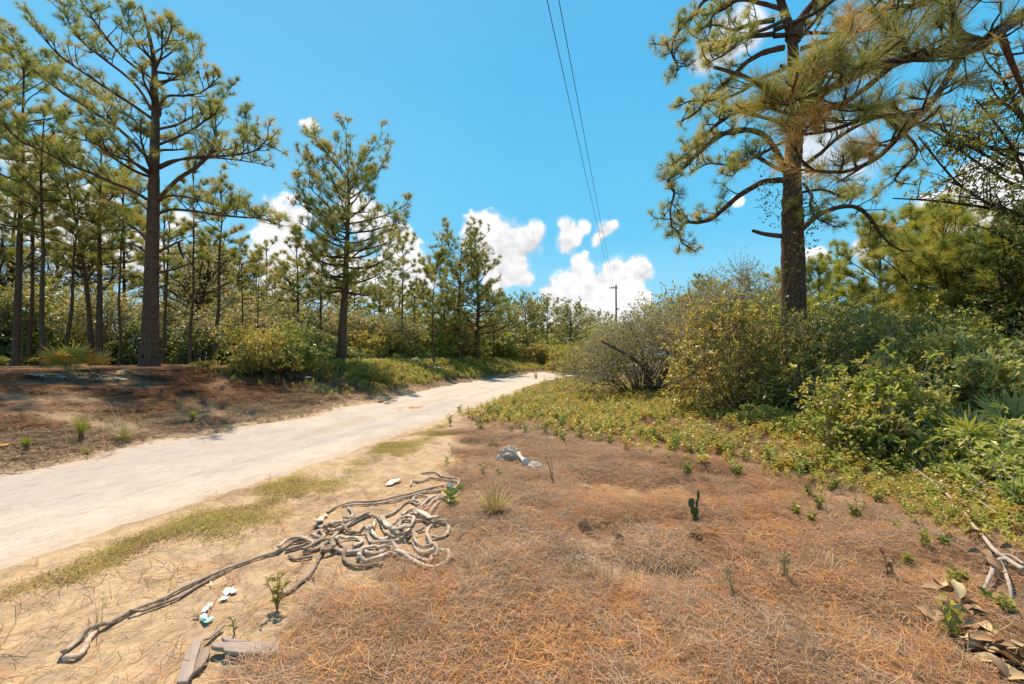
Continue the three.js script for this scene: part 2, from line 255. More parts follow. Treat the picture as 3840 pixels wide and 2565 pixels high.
// bare sandy spots in the needle bed
const BARE = [[2050, 1930, 0.3], [2150, 2080, 0.34], [1600, 2330, 0.26], [1480, 2420, 0.2], [2210, 2330, 0.14], [1560, 2060, 0.2], [1950, 2300, 0.22], [2450, 2180, 0.2], [1750, 2180, 0.24]].map(([x, y, r]) => [gp(...Q(x, y)), r]);
{
  const N = 460, mb = new MB(), k = Math.asinh(130), fx = (u) => 2.1 * Math.sinh(k * u), col = [0, 0, 0], up = V(0, 1, 0);
  for (let j = 0; j <= N; j++) for (let i = 0; i <= N; i++) {
    const x = fx(i / N * 2 - 1) + 0.3, z = fx(j / N * 2 - 1) - 4.2, d = -z, l = lat(x, d), s = -l - HALF;
    let c = SAND.slice();
    const t1 = fbm(x * 2.2, z * 2.2, 4, 70), t2 = fbm(x * 0.7 + 9, z * 0.7, 3, 71), far = Math.hypot(x, z - 5);
    c = mixc(c, PALE, ss(0.55, 0.75, t2) * 0.5); c = mixc(c, GREYL, ss(0.6, 0.72, t1) * 0.5);
    const lt = litter(x, d), t3 = fbm(x * 1.6 + 21, z * 1.6, 4, 73); let lc = mixc(LITTER, GREYL, ss(0.45, 0.65, t2) * 0.8); lc = mixc(lc, [0.13, 0.08, 0.05], ss(0.52, 0.66, t3) * 0.7); lc = mixc(lc, SAND, ss(0.42, 0.32, t3) * 0.75); let bare = 0; if (Math.abs(z + 4) < 5) for (const [p, r] of BARE) bare = Math.max(bare, ss(1.25, 0.4, Math.hypot(p.x - x, p.z - z) / r + (t1 - 0.5) * 1.2)); lc = mixc(lc, SAND, bare * 0.85); c = mixc(c, lc, lt * 0.95);
    c = mixc(c, MOSS, moss(x, d) * 0.25);
    if (s > 0) { const q = ss(0, 0.8, s + (t1 - 0.5) * 1.2); let b = mixc(GREYL, DUFF, ss(0.3, 2.2, s + (t2 - 0.5) * 3)); b = mixc(b, GREYL, ss(0.5, 0.66, t2) * 0.6); b = mixc(b, SAND, ss(0.46, 0.62, fbm(x * 0.5, z * 1.6, 4, 44)) * ss(4.2, 2, s) * ss(0.3, 1, s) * ss(11, 8.5, d) * 0.8); c = mixc(c, b, q); }
    c = mixc(c, SOIL, cover(x, d) * 0.55); if (far > 22) c = mixc(c, SOIL, ss(22, 30, far) * (Math.abs(l) > HALF ? 0.8 : 0));
    const h = H(x, z) - 0.005;
    mb.v(V(x, h, z), up, c, x / 1.7, z / 1.7);
    if (i && j) { const a = j * (N + 1) + i; mb.t(a - N - 2, a - 1, a); mb.t(a - N - 2, a, a - N - 1); }
  }
  structure(mb.build('ground', M.ground, null, true));
  const rb = new MB(), L = 420, C = 44;                                             // the road: a worn sheet whose ragged edges run under the verge
  for (let j = 0; j <= L; j++) {
    const t = 0.05 + Math.pow(j / L, 1.5) * 0.93, p = clCurve.getPointAt(t), tg = clCurve.getTangentAt(t), sx = V(-tg.z, 0, tg.x), along = clCurve.getLength() * t;
    for (let i = 0; i <= C; i++) {
      const o = (i / C * 2 - 1) * 2.35, P = p.clone().addScaledVector(sx, o), n = fbm(P.x * 0.9, P.z * 0.9, 4, 12), e = Math.abs(o) - HALF + (n - 0.5) * 0.75 + (fbm(P.x * 5, P.z * 5, 3, 14) - 0.5) * 0.25;
      P.y = H(P.x, P.z) + 0.034 - 0.06 * ss(-0.22, 0.22, e) - 0.03 * Math.exp(-Math.pow((Math.abs(o + 0.1) - 0.82) / 0.3, 2)) + (fbm(P.x * 4, P.z * 4, 3, 15) - 0.5) * 0.022;
      let c = mixc([0.425, 0.36, 0.315], [0.485, 0.41, 0.345], ss(0.35, 0.65, fbm(P.x * 0.5 + 2, P.z * 0.5, 3, 16))); c = mixc(c, SAND, ss(-0.5, 0.1, e) * 0.45); c = mixc(c, [0.54, 0.45, 0.36], ss(11, 20, -P.z) * 0.6);
      c = mixc(c, [0.37, 0.315, 0.285], 0.5 * Math.exp(-Math.pow((Math.abs(o + 0.1) - 0.82) / 0.26, 2)) * ss(0.35, 0.6, fbm(P.x * 0.7, P.z * 0.7, 4, 19))); c = mixc(c, [0.36, 0.28, 0.215], 0.55 * Math.exp(-Math.pow((o + 0.1) / 0.34, 2)) * ss(0.42, 0.6, fbm(P.x * 1.3, P.z * 1.3, 4, 18))); rb.v(P, up, c, o / 2.6, along / 3.1);
      if (i && j) { const a = j * (C + 1) + i; rb.t(a - C - 2, a - 1, a); rb.t(a - C - 2, a, a - C - 1); }
    }
  }
  structure(rb.build('sand_road', M.road, null, true));
}
console.log('terrain');

// ------------------------------------------------------------------ pines
const BARK = [0.215, 0.135, 0.095], TWIG = [0.15, 0.1, 0.07];
const NEEDLES = [[0.32, 0.33, 0.055], [0.42, 0.38, 0.075], [0.25, 0.28, 0.05], [0.5, 0.4, 0.1]];
function tuft(nb, p, d, len, n, w, c, segs = 1, spread = 1) {
  const a = perp(d), b = d.clone().cross(a);
  for (let k = 0; k < n; k++) {
    const th = R() * 6.2832, ph = (0.2 + 0.95 * Math.sqrt(R())) * spread, dir = d.clone().multiplyScalar(Math.cos(ph)).addScaledVector(a, Math.sin(ph) * Math.cos(th)).addScaledVector(b, Math.sin(ph) * Math.sin(th));
    const o = p.clone().addScaledVector(d, -rr(0, 0.45) * len), l = len * rr(0.75, 1.1), side = dir.clone().cross(rdir()).normalize(), nn = side.clone().cross(dir).normalize(), cc = vary(c, 0.22, 0.12);
    if (segs === 1) { const tip = o.clone().addScaledVector(dir, l); tip.y -= l * 0.06; nb.t(nb.v(o.clone().addScaledVector(side, -w / 2), nn, cc), nb.v(o.clone().addScaledVector(side, w / 2), nn, cc), nb.v(tip, nn, cc)); }
    else { const m = o.clone().addScaledVector(dir, l * 0.55); m.y -= l * 0.02; const tip = o.clone().addScaledVector(dir, l); tip.y -= l * rr(0.06, 0.16); const i0 = nb.v(o.clone().addScaledVector(side, -w / 2), nn, cc), i1 = nb.v(o.clone().addScaledVector(side, w / 2), nn, cc), i2 = nb.v(m.clone().addScaledVector(side, w / 2), nn, cc), i3 = nb.v(m.clone().addScaledVector(side, -w / 2), nn, cc), i4 = nb.v(tip, nn, cc); nb.t(i0, i1, i2); nb.t(i0, i2, i3); nb.t(i3, i2, i4); }
  }
}
// a limb along pts with side branches, twigs and needle tufts; o: r radius, sub count, reach, from, tl tuft length, tn needles, tw width
function limb(tb, nb, pts, o, cones) {
  const q = smooth(pts, Math.max(6, pts.length * 3)), L = q.reduce((s, p, k) => s + (k ? p.distanceTo(q[k - 1]) : 0), 0);
  tube(tb, q, (t) => o.r * Math.pow(1 - t, 0.7) + o.rt, o.sides ?? 6, vary(o.bark ?? TWIG, 0.1), { bump: o.sides > 6 ? (a, t, l) => 0.88 + 0.24 * n2(a * 2.2, l * 14) : undefined });
  const n = Math.max(2, Math.round(o.sub * L));
  for (let k = 0; k < n; k++) {
    const t = lerp(o.from, 1, (k + R()) / n), f = t * (q.length - 1), i = Math.min(q.length - 2, Math.floor(f)), p = q[i].clone().lerp(q[i + 1], f - i), T = q[i + 1].clone().sub(q[i]).normalize();
    const side = T.clone().cross(V(0, 1, 0)).normalize().multiplyScalar(k % 2 ? 1 : -1), d = T.clone().multiplyScalar(rr(0.3, 0.9)).addScaledVector(side, rr(0.3, 1)).addScaledVector(rdir(), 0.5).add(V(0, rr(-0.2, 0.6), 0)).normalize();
    const l2 = o.reach * rr(0.45, 1.1) * lerp(1, 0.55, t);
    const w = [p]; let dd = d.clone(); for (let j = 0; j < 4; j++) { dd.add(V(rr(-0.3, 0.3), rr(-0.05, o.lift ?? 0.4), rr(-0.3, 0.3))).normalize(); w.push(w[j].clone().addScaledVector(dd, l2 / 4)); }
    tube(tb, w, [Math.min(o.r * 0.45, 0.012 + l2 * 0.012), 0.005 + o.rt * 0.4], o.sides > 6 ? 5 : 3, vary(TWIG, 0.15), { caps: false });
    const col = pick(o.cols ?? NEEDLES);
    if (R() < (o.full ?? 1)) tuft(nb, w[4], dd, o.tl * rr(0.8, 1.15), o.tn, o.tw, vary(col, 0.15), o.segs, o.spread);
    const nt = o.twigs ?? 3;
    for (let j = 0; j < nt; j++) {
      const jj = 1 + Math.floor(R() * 3), b = w[jj].clone().lerp(w[jj + 1], R()), d3 = dd.clone().multiplyScalar(0.6).addScaledVector(rdir(), 0.9).add(V(0, 0.35, 0)).normalize(), l3 = l2 * rr(0.22, 0.5), m = b.clone().addScaledVector(d3, l3 * 0.55), d4 = d3.clone().add(V(0, rr(0, 0.6), 0)).normalize(), e = m.clone().addScaledVector(d4, l3 * 0.45);
      tube(tb, [b, m, e], [0.009, 0.004], 3, TWIG, { caps: false });
      if (R() < (o.full ?? 1)) tuft(nb, e, d4, o.tl * rr(0.7, 1.05), o.tn, o.tw, vary(col, 0.2), o.segs, o.spread);
    }
    if (cones && R() < cones.chance) cones.at.push([w[3].clone(), dd.clone()]);
  }
  if (!o.bare) tuft(nb, q[q.length - 1], q[q.length - 1].clone().sub(q[q.length - 2]).normalize(), o.tl, o.tn, o.tw, pick(o.cols ?? NEEDLES), o.segs, o.spread);
}
function trunkTube(tb, pts, r0, r1, sides, n, rough = 0.12) {
  const q = smooth(pts, n), L = pts[0].distanceTo(pts[pts.length - 1]);
  tube(tb, q, (t) => lerp(r0, r1, Math.pow(t, 0.85)) + r0 * 0.35 * Math.exp(-t * L / 0.35), sides, (t, a) => vary(BARK, 0.08, 0.04), { bump: (a, t, l) => 1 - rough / 2 + rough * (Math.abs(n2(a * 3.2 * (sides > 20 ? 1.6 : 1), l * 3.4) - 0.5) * 1.4 + n2(a * 8, l * 9) * 0.4) });
  return q;
}
const coneGeo = (() => { const mb = new MB(), pr = [[0, 0.012], [0.1, 0.028], [0.35, 0.036], [0.7, 0.026], [1, 0.004]]; for (let k = 0; k < 5; k++) for (let s = 0; s < 8; s++) { const a = s * 0.785 + k * 0.4, r = pr[k][1] * (s % 2 ? 1.15 : 0.8); mb.v(V(Math.cos(a) * r, -pr[k][0] * 0.1, Math.sin(a) * r), V(Math.cos(a), 0, Math.sin(a)), s % 2 ? [0.16, 0.1, 0.065] : [0.09, 0.055, 0.04]); } for (let k = 0; k < 4; k++) for (let s = 0; s < 8; s++) { const a = k * 8 + s, b = k * 8 + (s + 1) % 8; mb.t(a, b, a + 8); mb.t(b, b + 8, a + 8); } return mb.geo(true); })();
function profile(kind, t) { return kind === 'round' ? Math.sqrt(Math.max(0, 1 - Math.pow((t - 0.55) / 0.66, 2))) : kind === 'pole' ? 0.55 + 0.6 * Math.sin(t * 3.0) * (1 - t * 0.35) : kind === 'dense' ? Math.pow(1 - t, 0.55) * (0.75 + 0.4 * t) + 0.12 : 1 - t * 0.6; }
// a whole generated pine standing at its own origin
function growPine(o) {
  R = rng(o.seed);
  const g = base('pine_tree', V(0, 0, 0)), tb = new MB(), nb = new MB(), cones = { chance: o.cones ?? 0, at: [] };
  const lx = o.lean?.[0] ?? rr(-0.3, 0.3), lz = o.lean?.[1] ?? rr(-0.3, 0.3), bow = o.bow ?? rr(-0.25, 0.25), pts = [];
  for (let k = 0; k <= 6; k++) { const t = k / 6; pts.push(V(lx * t + bow * Math.sin(t * 3.14) + (k && k < 6 ? rr(-0.06, 0.06) : 0), o.h * t - (k ? 0 : 0.15), lz * t)); }
  const q = trunkTube(tb, pts, o.r, o.r * 0.16, 12, 40);
  const atT = (t) => q[Math.min(q.length - 1, Math.round(t * (q.length - 1)))].clone();
  for (let k = 0; k < o.limbs; k++) {
    const u = (k + 0.5 * R()) / o.limbs, t = lerp(o.start, 0.985, u), p = atT(t), a = k * 2.4 + rr(-0.5, 0.5), len = o.R * profile(o.kind, u) * rr(0.6, 1.12), el = lerp(o.low ?? 0.05, o.kind === 'round' ? 0.95 : 1.15, Math.pow(u, 1.6)) + rr(-0.2, 0.2);
    let d = V(Math.cos(a) * Math.cos(el), Math.sin(el), Math.sin(a) * Math.cos(el)); const w = [p]; const kink = rr(-0.25, 0.25);
    for (let j = 0; j < 5; j++) { w.push(w[j].clone().addScaledVector(d, len / 5)); d = d.clone().add(V(rr(-0.22, 0.22) + kink * d.z * 0.4, rr(-0.12, 0.3), rr(-0.22, 0.22) - kink * d.x * 0.4)).normalize(); }
    limb(tb, nb, w, { r: Math.max(0.012, o.r * 0.3 * (1 - u * 0.7) * (0.5 + len / o.R * 0.5)), rt: 0.006, sub: o.sub, reach: Math.max(0.45, len * 0.42), from: o.from ?? 0.3, tl: o.tl, tn: o.tn, tw: o.tw, twigs: o.twigs, cols: o.cols, full: o.full }, cones);
  }
  tuft(nb, q[q.length - 1], V(0, 1, 0), o.tl, o.tn * 2, o.tw, pick(NEEDLES));
  for (let k = 0; k < (o.stubs ?? 3); k++) { const t = rr(0.12, o.start), p = atT(t), a = rr(0, 6.28), l = rr(0.3, 1.0), d = V(Math.cos(a), rr(-0.1, 0.5), Math.sin(a)).normalize(); tube(tb, [p, p.clone().addScaledVector(d, l * 0.5), p.clone().addScaledVector(d, l).add(V(0, rr(-0.15, 0.1), 0))], [0.028, 0.008], 5, vary(TWIG, 0.2)); }
  tb.build('trunk', M.bark, g); stuffed(nb.build('crown', M.needle, g));
  for (const [p, d] of cones.at.slice(0, 40)) { const c = mesh('pine_cone', coneGeo, M.dry, g); c.position.copy(p); c.rotation.set(rr(-0.8, 0.8), R() * 6, rr(-0.8, 0.8)); c.scale.setScalar(rr(1.1, 1.6)); }
  return g;
}
const place = (g, px, d, turn = 0, sc = 1) => { const x = (px - 512) / FPX * d; g.position.copy(gpt(x, d)); g.rotation.y = turn; if (sc !== 1) g.scale.setScalar(sc); return g; };

// the tall open pine left of the road, limbs read off its silhouette
{
  R = rng(101); const D = 16.5, foot = gp(...Q(556, 1392)), g = base('pine_tree', V(foot.x, foot.y, -D));
  tag(g, 'tall open-crowned pine full of dark cones, thickest trunk left of the sand road', 'pine tree', 'pines left of the road');
  const o0 = V(foot.x, H(foot.x, -D), -D); g.position.copy(o0);
  const z1 = (x, y, dd = 0) => at(x / 2.09 / 3.75, y / 2.09 / 3.75, D + dd).sub(o0), z2 = (x, y, dd = 0) => at(x / 2.09 / 3.75, (700 + y / 2.09) / 3.75, D + dd).sub(o0);
  const tb = new MB(), nb = new MB(), cones = { chance: 0.03, at: [] };
  const f = z2(1170, 1400); f.y = -0.15;
  trunkTube(tb, [f, z2(1180, 1000), z2(1190, 600), z2(1202, 200), z1(1210, 1250), z1(1218, 950), z1(1212, 700), z1(1205, 480), z1(1170, 280), z1(1110, 60)], 0.29, 0.03, 28, 150, 0.2);
  tb.build('trunk', M.bark, g);
  const LS = [[z1, [[1180, 1260], [1010, 1080], [900, 990], [660, 830], [400, 660], [180, 450], [80, 240]], 0.075, 0.5], [z1, [[1190, 930], [1050, 830], [700, 600], [430, 400], [250, 130]], 0.06, -0.7], [z1, [[1190, 860], [1060, 660], [760, 420], [640, 320], [540, 180], [500, 40]], 0.055, 0.9], [z1, [[1190, 1080], [1050, 940], [880, 830], [650, 700], [450, 600]], 0.05, 1.6],
    [z1, [[1160, 1340], [1040, 1270], [900, 1220], [750, 1130], [600, 1080]], 0.05, -1.4], [z1, [[1150, 1560], [1010, 1480], [900, 1440], [700, 1350], [520, 1280], [350, 1190], [170, 1110], [40, 1000]], 0.07, -0.5], [z2, [[1160, 180], [1060, 90], [960, 20], [800, -80]], 0.05, 1.5], [z2, [[1150, 420], [1060, 330], [930, 250]], 0.04, 1],
    [z1, [[1240, 1560], [1400, 1400], [1540, 1310], [1650, 1200], [1685, 1090], [1690, 960], [1660, 850]], 0.085, 0.3], [z1, [[1660, 1190], [1850, 1150], [1930, 1080], [1935, 960], [1900, 850]], 0.035, 0.3], [z1, [[1250, 1130], [1400, 1070], [1560, 980], [1700, 870]], 0.05, -0.8], [z1, [[1250, 1010], [1380, 980], [1480, 930], [1620, 860], [1750, 760], [1830, 650]], 0.055, 1.1],
    [z1, [[1240, 870], [1300, 760], [1430, 750], [1560, 730], [1640, 680], [1720, 600]], 0.05, -0.5], [z1, [[1230, 680], [1310, 640], [1400, 590], [1500, 500], [1560, 420]], 0.04, 0.7], [z1, [[1250, 1300], [1340, 1260], [1560, 1240], [1720, 1240], [1900, 1260], [2080, 1290]], 0.05, 0.9], [z1, [[1250, 1320], [1450, 1240], [1800, 1220], [2000, 1180], [2100, 1080]], 0.045, -1.5],
    [z2, [[1240, 210], [1340, 180], [1500, 190], [1700, 220], [1900, 240], [2050, 250], [2200, 310]], 0.055, -1.2], [z2, [[1250, 110], [1330, 70], [1500, 90], [1680, 140], [1800, 170], [1950, 220], [2070, 270]], 0.05, 0.8], [z1, [[1205, 480], [1080, 350], [1010, 200], [1010, 40]], 0.04, 0.4], [z1, [[1210, 560], [1265, 430], [1270, 300], [1280, 190]], 0.04, -0.4], [z1, [[1205, 500], [1330, 420], [1420, 330], [1440, 260]], 0.035, 0.9], [z1, [[1200, 420], [1300, 340], [1350, 200]], 0.03, -0.8], [z1, [[1195, 620], [1000, 480], [860, 330], [730, 150], [710, 90]], 0.045, -1.2]];
  LS.forEach(([Z, a, r, sw], k) => { const lb = new MB(), pts = a.map((p, j) => Z(p[0], p[1], sw * j / (a.length - 1) * 2.2 * (j ? 1 : 0))); limb(lb, nb, pts, { r: r * 0.8, rt: 0.01, sub: 4.2, reach: 1.1, from: 0.28, tl: 0.27, tn: 38, tw: 0.008, twigs: 4, sides: 7, bark: BARK, full: 1, lift: 0.45 }, cones); lb.build('branch', M.bark, g); });
  for (let k = 0; k < 12; k++) { const lb = new MB(), t = rr(0.42, 0.93), p = z1(1212, lerp(1500, 380, (t - 0.42) / 0.51)), a = rr(0.3, 2.8) * (k % 2 ? 1 : -1), L = rr(2, 3.2) * (1.25 - t), d = V(Math.cos(a), rr(0.2, 0.6), Math.sin(a)).normalize(), w = [p]; for (let j = 0; j < 4; j++) { w.push(w[j].clone().addScaledVector(d, L / 4)); d.add(V(rr(-0.2, 0.2), rr(-0.05, 0.3), rr(-0.2, 0.2))).normalize(); } limb(lb, nb, w, { r: 0.045, rt: 0.01, sub: 4, reach: 1, from: 0.35, tl: 0.27, tn: 36, tw: 0.011, twigs: 4, full: 1 }, cones); lb.build('branch', M.bark, g); }
  for (const a of [[[1240, 510], [1340, 460], [1440, 415]], [[1230, 680], [1380, 640], [1500, 600]], [[1140, 510], [1060, 460], [980, 440]], [[1230, 800], [1330, 760]], [[1150, 400], [1050, 320], [920, 250]], [[1395, 430], [1420, 520], [1440, 560]]]) { const lb = new MB(); tube(lb, smooth(a.map((p, j) => z2(p[0], p[1], j * 0.2)), 8), [0.05, 0.025], 7, vary(TWIG, 0.1)); lb.build('dead_branch', M.bark, g); }
  stuffed(nb.build('crown', M.needle, g));
  for (const [p] of cones.at) { const c = mesh('pine_cone', coneGeo, M.dry, g); c.position.copy(p); c.rotation.set(rr(-1, 1), R() * 6, rr(-1, 1)); c.scale.setScalar(rr(1.3, 1.9)); }
}
// the big pine on the right behind the bushes
let vineSpots = [];
{
  R = rng(202); const D = 13, F = (x, y, dd = 0) => at((2400 + x / 1.63) / 3.75, y / 1.63 / 3.75, D + dd), f0 = F(930, 1549), o0 = V(f0.x + 0.02, H(f0.x, -D), -D);
  const g = base('pine_tree', o0), tb = new MB(), nb = new MB();
  tag(g, 'massive pine with plated bark and crooked limbs rising above the right-hand bushes', 'pine tree', 'pines on the right');
  const Z = (x, y, dd) => F(x, y, dd).sub(o0), top = Z(900, 0); top.y += 0;
  trunkTube(tb, [V(0, -0.15, 0), Z(935, 1549), Z(932, 1300), Z(930, 1100), Z(945, 850), Z(948, 650), Z(938, 420), Z(928, 230), Z(880, 70), V(top.x - 0.5, top.y + 1.2, 0), V(top.x - 0.4, top.y + 3.6, -0.2)], 0.335, 0.06, 40, 200, 0.22);
  tb.build('trunk', M.bark, g);
  const fork = new MB(); trunkTube(fork, [Z(935, 240), Z(975, 140), Z(1010, 80), Z(1080, -10), Z(1150, -150)], 0.16, 0.06, 14, 30, 0.16); fork.build('branch', M.bark, g);
  const LS = [[[[880, 290], [760, 320], [700, 350], [640, 390], [590, 440], [530, 500], [430, 590], [340, 690], [230, 750]], 0.1, 0.4], [[[890, 590], [700, 640], [560, 700], [470, 760], [380, 850], [300, 930], [215, 995]], 0.085, -0.6], [[[890, 1040], [830, 920], [760, 830], [690, 800], [560, 800], [460, 850], [350, 940], [250, 1040], [170, 1110], [210, 1170], [185, 1280], [200, 1430]], 0.1, -0.9],
    [[[880, 1100], [760, 1110], [680, 1150], [600, 1200], [520, 1270], [430, 1340], [350, 1360], [280, 1360], [240, 1420], [260, 1480], [340, 1540]], 0.1, 0.3], [[[880, 60], [740, 20], [600, 0], [520, 50], [440, 100], [430, 180], [380, 290]], 0.07, 0.5], [[[850, -60], [600, -60], [400, 0], [330, 90], [250, 170], [200, 260], [200, 340], [230, 400], [215, 470]], 0.06, -0.5], [[[890, 420], [740, 480], [620, 560], [480, 610], [300, 620], [240, 650]], 0.06, 1.2],
    [[[990, 1400], [1080, 1320], [1130, 1295], [1250, 1260], [1340, 1275], [1420, 1350], [1470, 1430], [1540, 1500], [1620, 1545]], 0.095, 0.4], [[[990, 700], [1150, 660], [1300, 650], [1450, 680], [1600, 740], [1720, 760], [1860, 760], [2000, 780]], 0.1, 0.7], [[[1500, 720], [1620, 820], [1690, 900], [1680, 960], [1600, 1030], [1560, 1100], [1690, 1130]], 0.05, 0.7], [[[980, 300], [1100, 260], [1200, 230], [1350, 190], [1500, 170]], 0.08, -0.5], [[[970, 240], [1040, 160], [1100, 90], [1170, 0], [1260, -100]], 0.075, 0.6],
    [[[1000, 1010], [1100, 940], [1200, 850], [1350, 760], [1480, 700]], 0.065, -1.2], [[[1000, 1120], [1050, 1200], [1040, 1260], [1080, 1330], [1200, 1390]], 0.05, -0.6], [[[890, 1050], [800, 1010], [720, 960], [640, 1000], [560, 1080]], 0.055, -1.3], [[[960, 1180], [1120, 1160], [1260, 1210], [1350, 1180]], 0.04, 0.9], [[[890, 760], [760, 720], [640, 690], [480, 660], [400, 560]], 0.06, 1.6], [[[890, 860], [700, 960], [560, 1010], [420, 1000], [300, 1060]], 0.05, 1.3], [[[870, 130], [760, 180], [640, 220], [520, 330], [420, 380]], 0.06, -1.3], [[[1000, 480], [1150, 430], [1300, 420], [1500, 470]], 0.06, 1.4]];
  LS.forEach(([a, r, sw]) => { const lb = new MB(), pts = a.map((p, j) => Z(p[0], p[1], sw * j / (a.length - 1) * 1.7)); limb(lb, nb, pts, { r: r * 0.78, rt: 0.012, sub: 4.8, reach: 0.85, from: 0.26, tl: 0.25, tn: 44, tw: 0.0055, twigs: 3, sides: 8, bark: BARK, full: 0.95, lift: 0.3, segs: 2, spread: 1.1 }); lb.build('branch', M.bark, g); });
  for (let k = 0; k < 16; k++) { const lb = new MB(), t = rr(0, 1), p = V(top.x - 0.4, top.y + lerp(-1.5, 3.5, t), 0), a = rr(0, 6.28), L = rr(1.8, 3.4) * (1.15 - t * 0.6), d = V(Math.cos(a), rr(0.1, 0.6), Math.sin(a)).normalize(), w = [p]; for (let j = 0; j < 4; j++) { w.push(w[j].clone().addScaledVector(d, L / 4)); d.add(V(rr(-0.3, 0.3), rr(-0.2, 0.3), rr(-0.3, 0.3))).normalize(); } limb(lb, nb, w, { r: 0.06, rt: 0.012, sub: 4, reach: 0.9, from: 0.3, tl: 0.23, tn: 26, tw: 0.008, twigs: 3 }); lb.build('branch', M.bark, g); }
  for (const a of [[[880, 1445], [760, 1430], [690, 1410]], [[880, 575], [780, 540], [640, 470], [560, 440], [450, 410]], [[640, 790], [560, 812], [460, 820]], [[890, 420], [860, 400]]]) { const lb = new MB(); tube(lb, smooth(a.map((p, j) => Z(p[0], p[1], -0.25 - j * 0.12)), 10), [0.075, 0.045], 8, vary([0.26, 0.17, 0.12], 0.1)); lb.build('dead_branch', M.bark, g); }
  stuffed(nb.build('crown', M.needle, g));
  vineSpots = [F(800, 1130, -0.2), F(900, 1440, -0.4), o0, F(932, 1300)];
}
// the near pine whose trunk stands just outside the frame on the right; its limbs reach across the upper corner
{
  R = rng(303); const o0 = gpt(11.2, 8.6), g = base('pine_tree', o0), tb = new MB(), nb = new MB();
  tag(g, 'near pine whose long-needled limb hangs across the upper right corner', 'pine tree', 'pines on the right');
  const F = (x, y, d) => at((2400 + x / 1.63) / 3.75, y / 1.63 / 3.75, d).sub(o0);
  trunkTube(tb, [V(0, -0.15, 0), V(0.1, 4, 0), V(0, 8, 0.1), V(0.2, 12, 0), V(0.2, 15, 0)], 0.28, 0.05, 20, 80, 0.2); tb.build('trunk', M.bark, g);
  const A = [F(2348, 90, 6.4), F(2180, 200, 6.0), F(2070, 280, 5.8), F(1900, 310, 5.5), F(1650, 350, 5.2), F(1550, 380, 5.0), F(1400, 410, 4.8), F(1270, 490, 4.6), F(1150, 540, 4.4), F(1000, 590, 4.2), F(850, 640, 4.1)], root = V(0, 6.6, 0);
  const LS = [[[root, F(2700, -60, 7.5), ...A], 0.085, 4.4, 0.85, 0.3], [[F(1960, 330, 5.6), F(1880, 480, 5.4), F(1800, 600, 5.2), F(1690, 730, 5.0), F(1540, 880, 4.8), F(1440, 970, 4.7), F(1250, 1050, 4.6), F(1060, 1040, 4.5)], 0.035, 5.5, 0.6, 0.2], [[F(2080, 270, 5.8), F(1950, 210, 5.7), F(1905, 100, 5.8), F(1910, 0, 6), F(1900, -150, 6)], 0.06, 5, 0.8, 0.2], [[F(1620, 350, 5.2), F(1600, 240, 5.2), F(1500, 140, 5.1), F(1400, 60, 5.0)], 0.03, 6, 0.6, 0.2],
    [[V(0, 7.6, 0), F(2500, -250, 7.4), F(2200, -120, 6.8), F(2000, -60, 6.4), F(1700, 20, 6), F(1480, 60, 5.8)], 0.07, 4.5, 0.9, 0.35], [[F(2200, 190, 6.0), F(2250, 330, 6.2), F(2320, 500, 6.4), F(2350, 600, 6.6)], 0.04, 4.5, 0.7, 0.2], [[F(1300, 470, 4.6), F(1180, 420, 4.3), F(1060, 380, 4.1)], 0.02, 7, 0.45, 0.2], [[F(1540, 400, 5), F(1350, 560, 4.8), F(1200, 650, 4.6), F(950, 700, 4.4), F(800, 660, 4.3)], 0.025, 6, 0.55, 0.3], [[F(1700, 700, 5), F(1400, 720, 4.7), F(1150, 800, 4.5), F(930, 830, 4.4)], 0.02, 6, 0.5, 0.3],
    [[V(0, 9.5, 0), V(-2.5, 10.5, -0.5), V(-5, 10.6, -1)], 0.07, 3, 0.9, 0.3], [[V(0, 10.5, 0), V(1.5, 11.5, 2), V(2.5, 12, 4)], 0.07, 3, 0.9, 0.3], [[V(0, 9, 0), V(2.5, 9.5, -1), V(4.6, 9.8, -2)], 0.07, 3, 0.9, 0.3], [[V(0, 12, 0), V(-1.5, 13, -1.5), V(-2, 14, -2.5)], 0.06, 3, 0.9, 0.3], [[V(0, 13, 0), V(1.2, 14, 0.5), V(1.4, 15, 0.8)], 0.05, 3, 0.9, 0.3]];
  LS.forEach(([p, r, sub, reach, from]) => { const lb = new MB(); limb(lb, nb, p, { r, rt: 0.009, sub, reach, from, tl: 0.26, tn: 50, tw: 0.0036, twigs: 2, sides: 9, bark: [0.2, 0.125, 0.09], lift: 0.25, segs: 2, spread: 0.85, cols: [[0.27, 0.25, 0.045], [0.36, 0.29, 0.065], [0.24, 0.24, 0.05], [0.44, 0.3, 0.09]] }); lb.build('branch', M.bark, g); });
  stuffed(nb.build('crown', M.needle, g));
}
console.log('heroes');
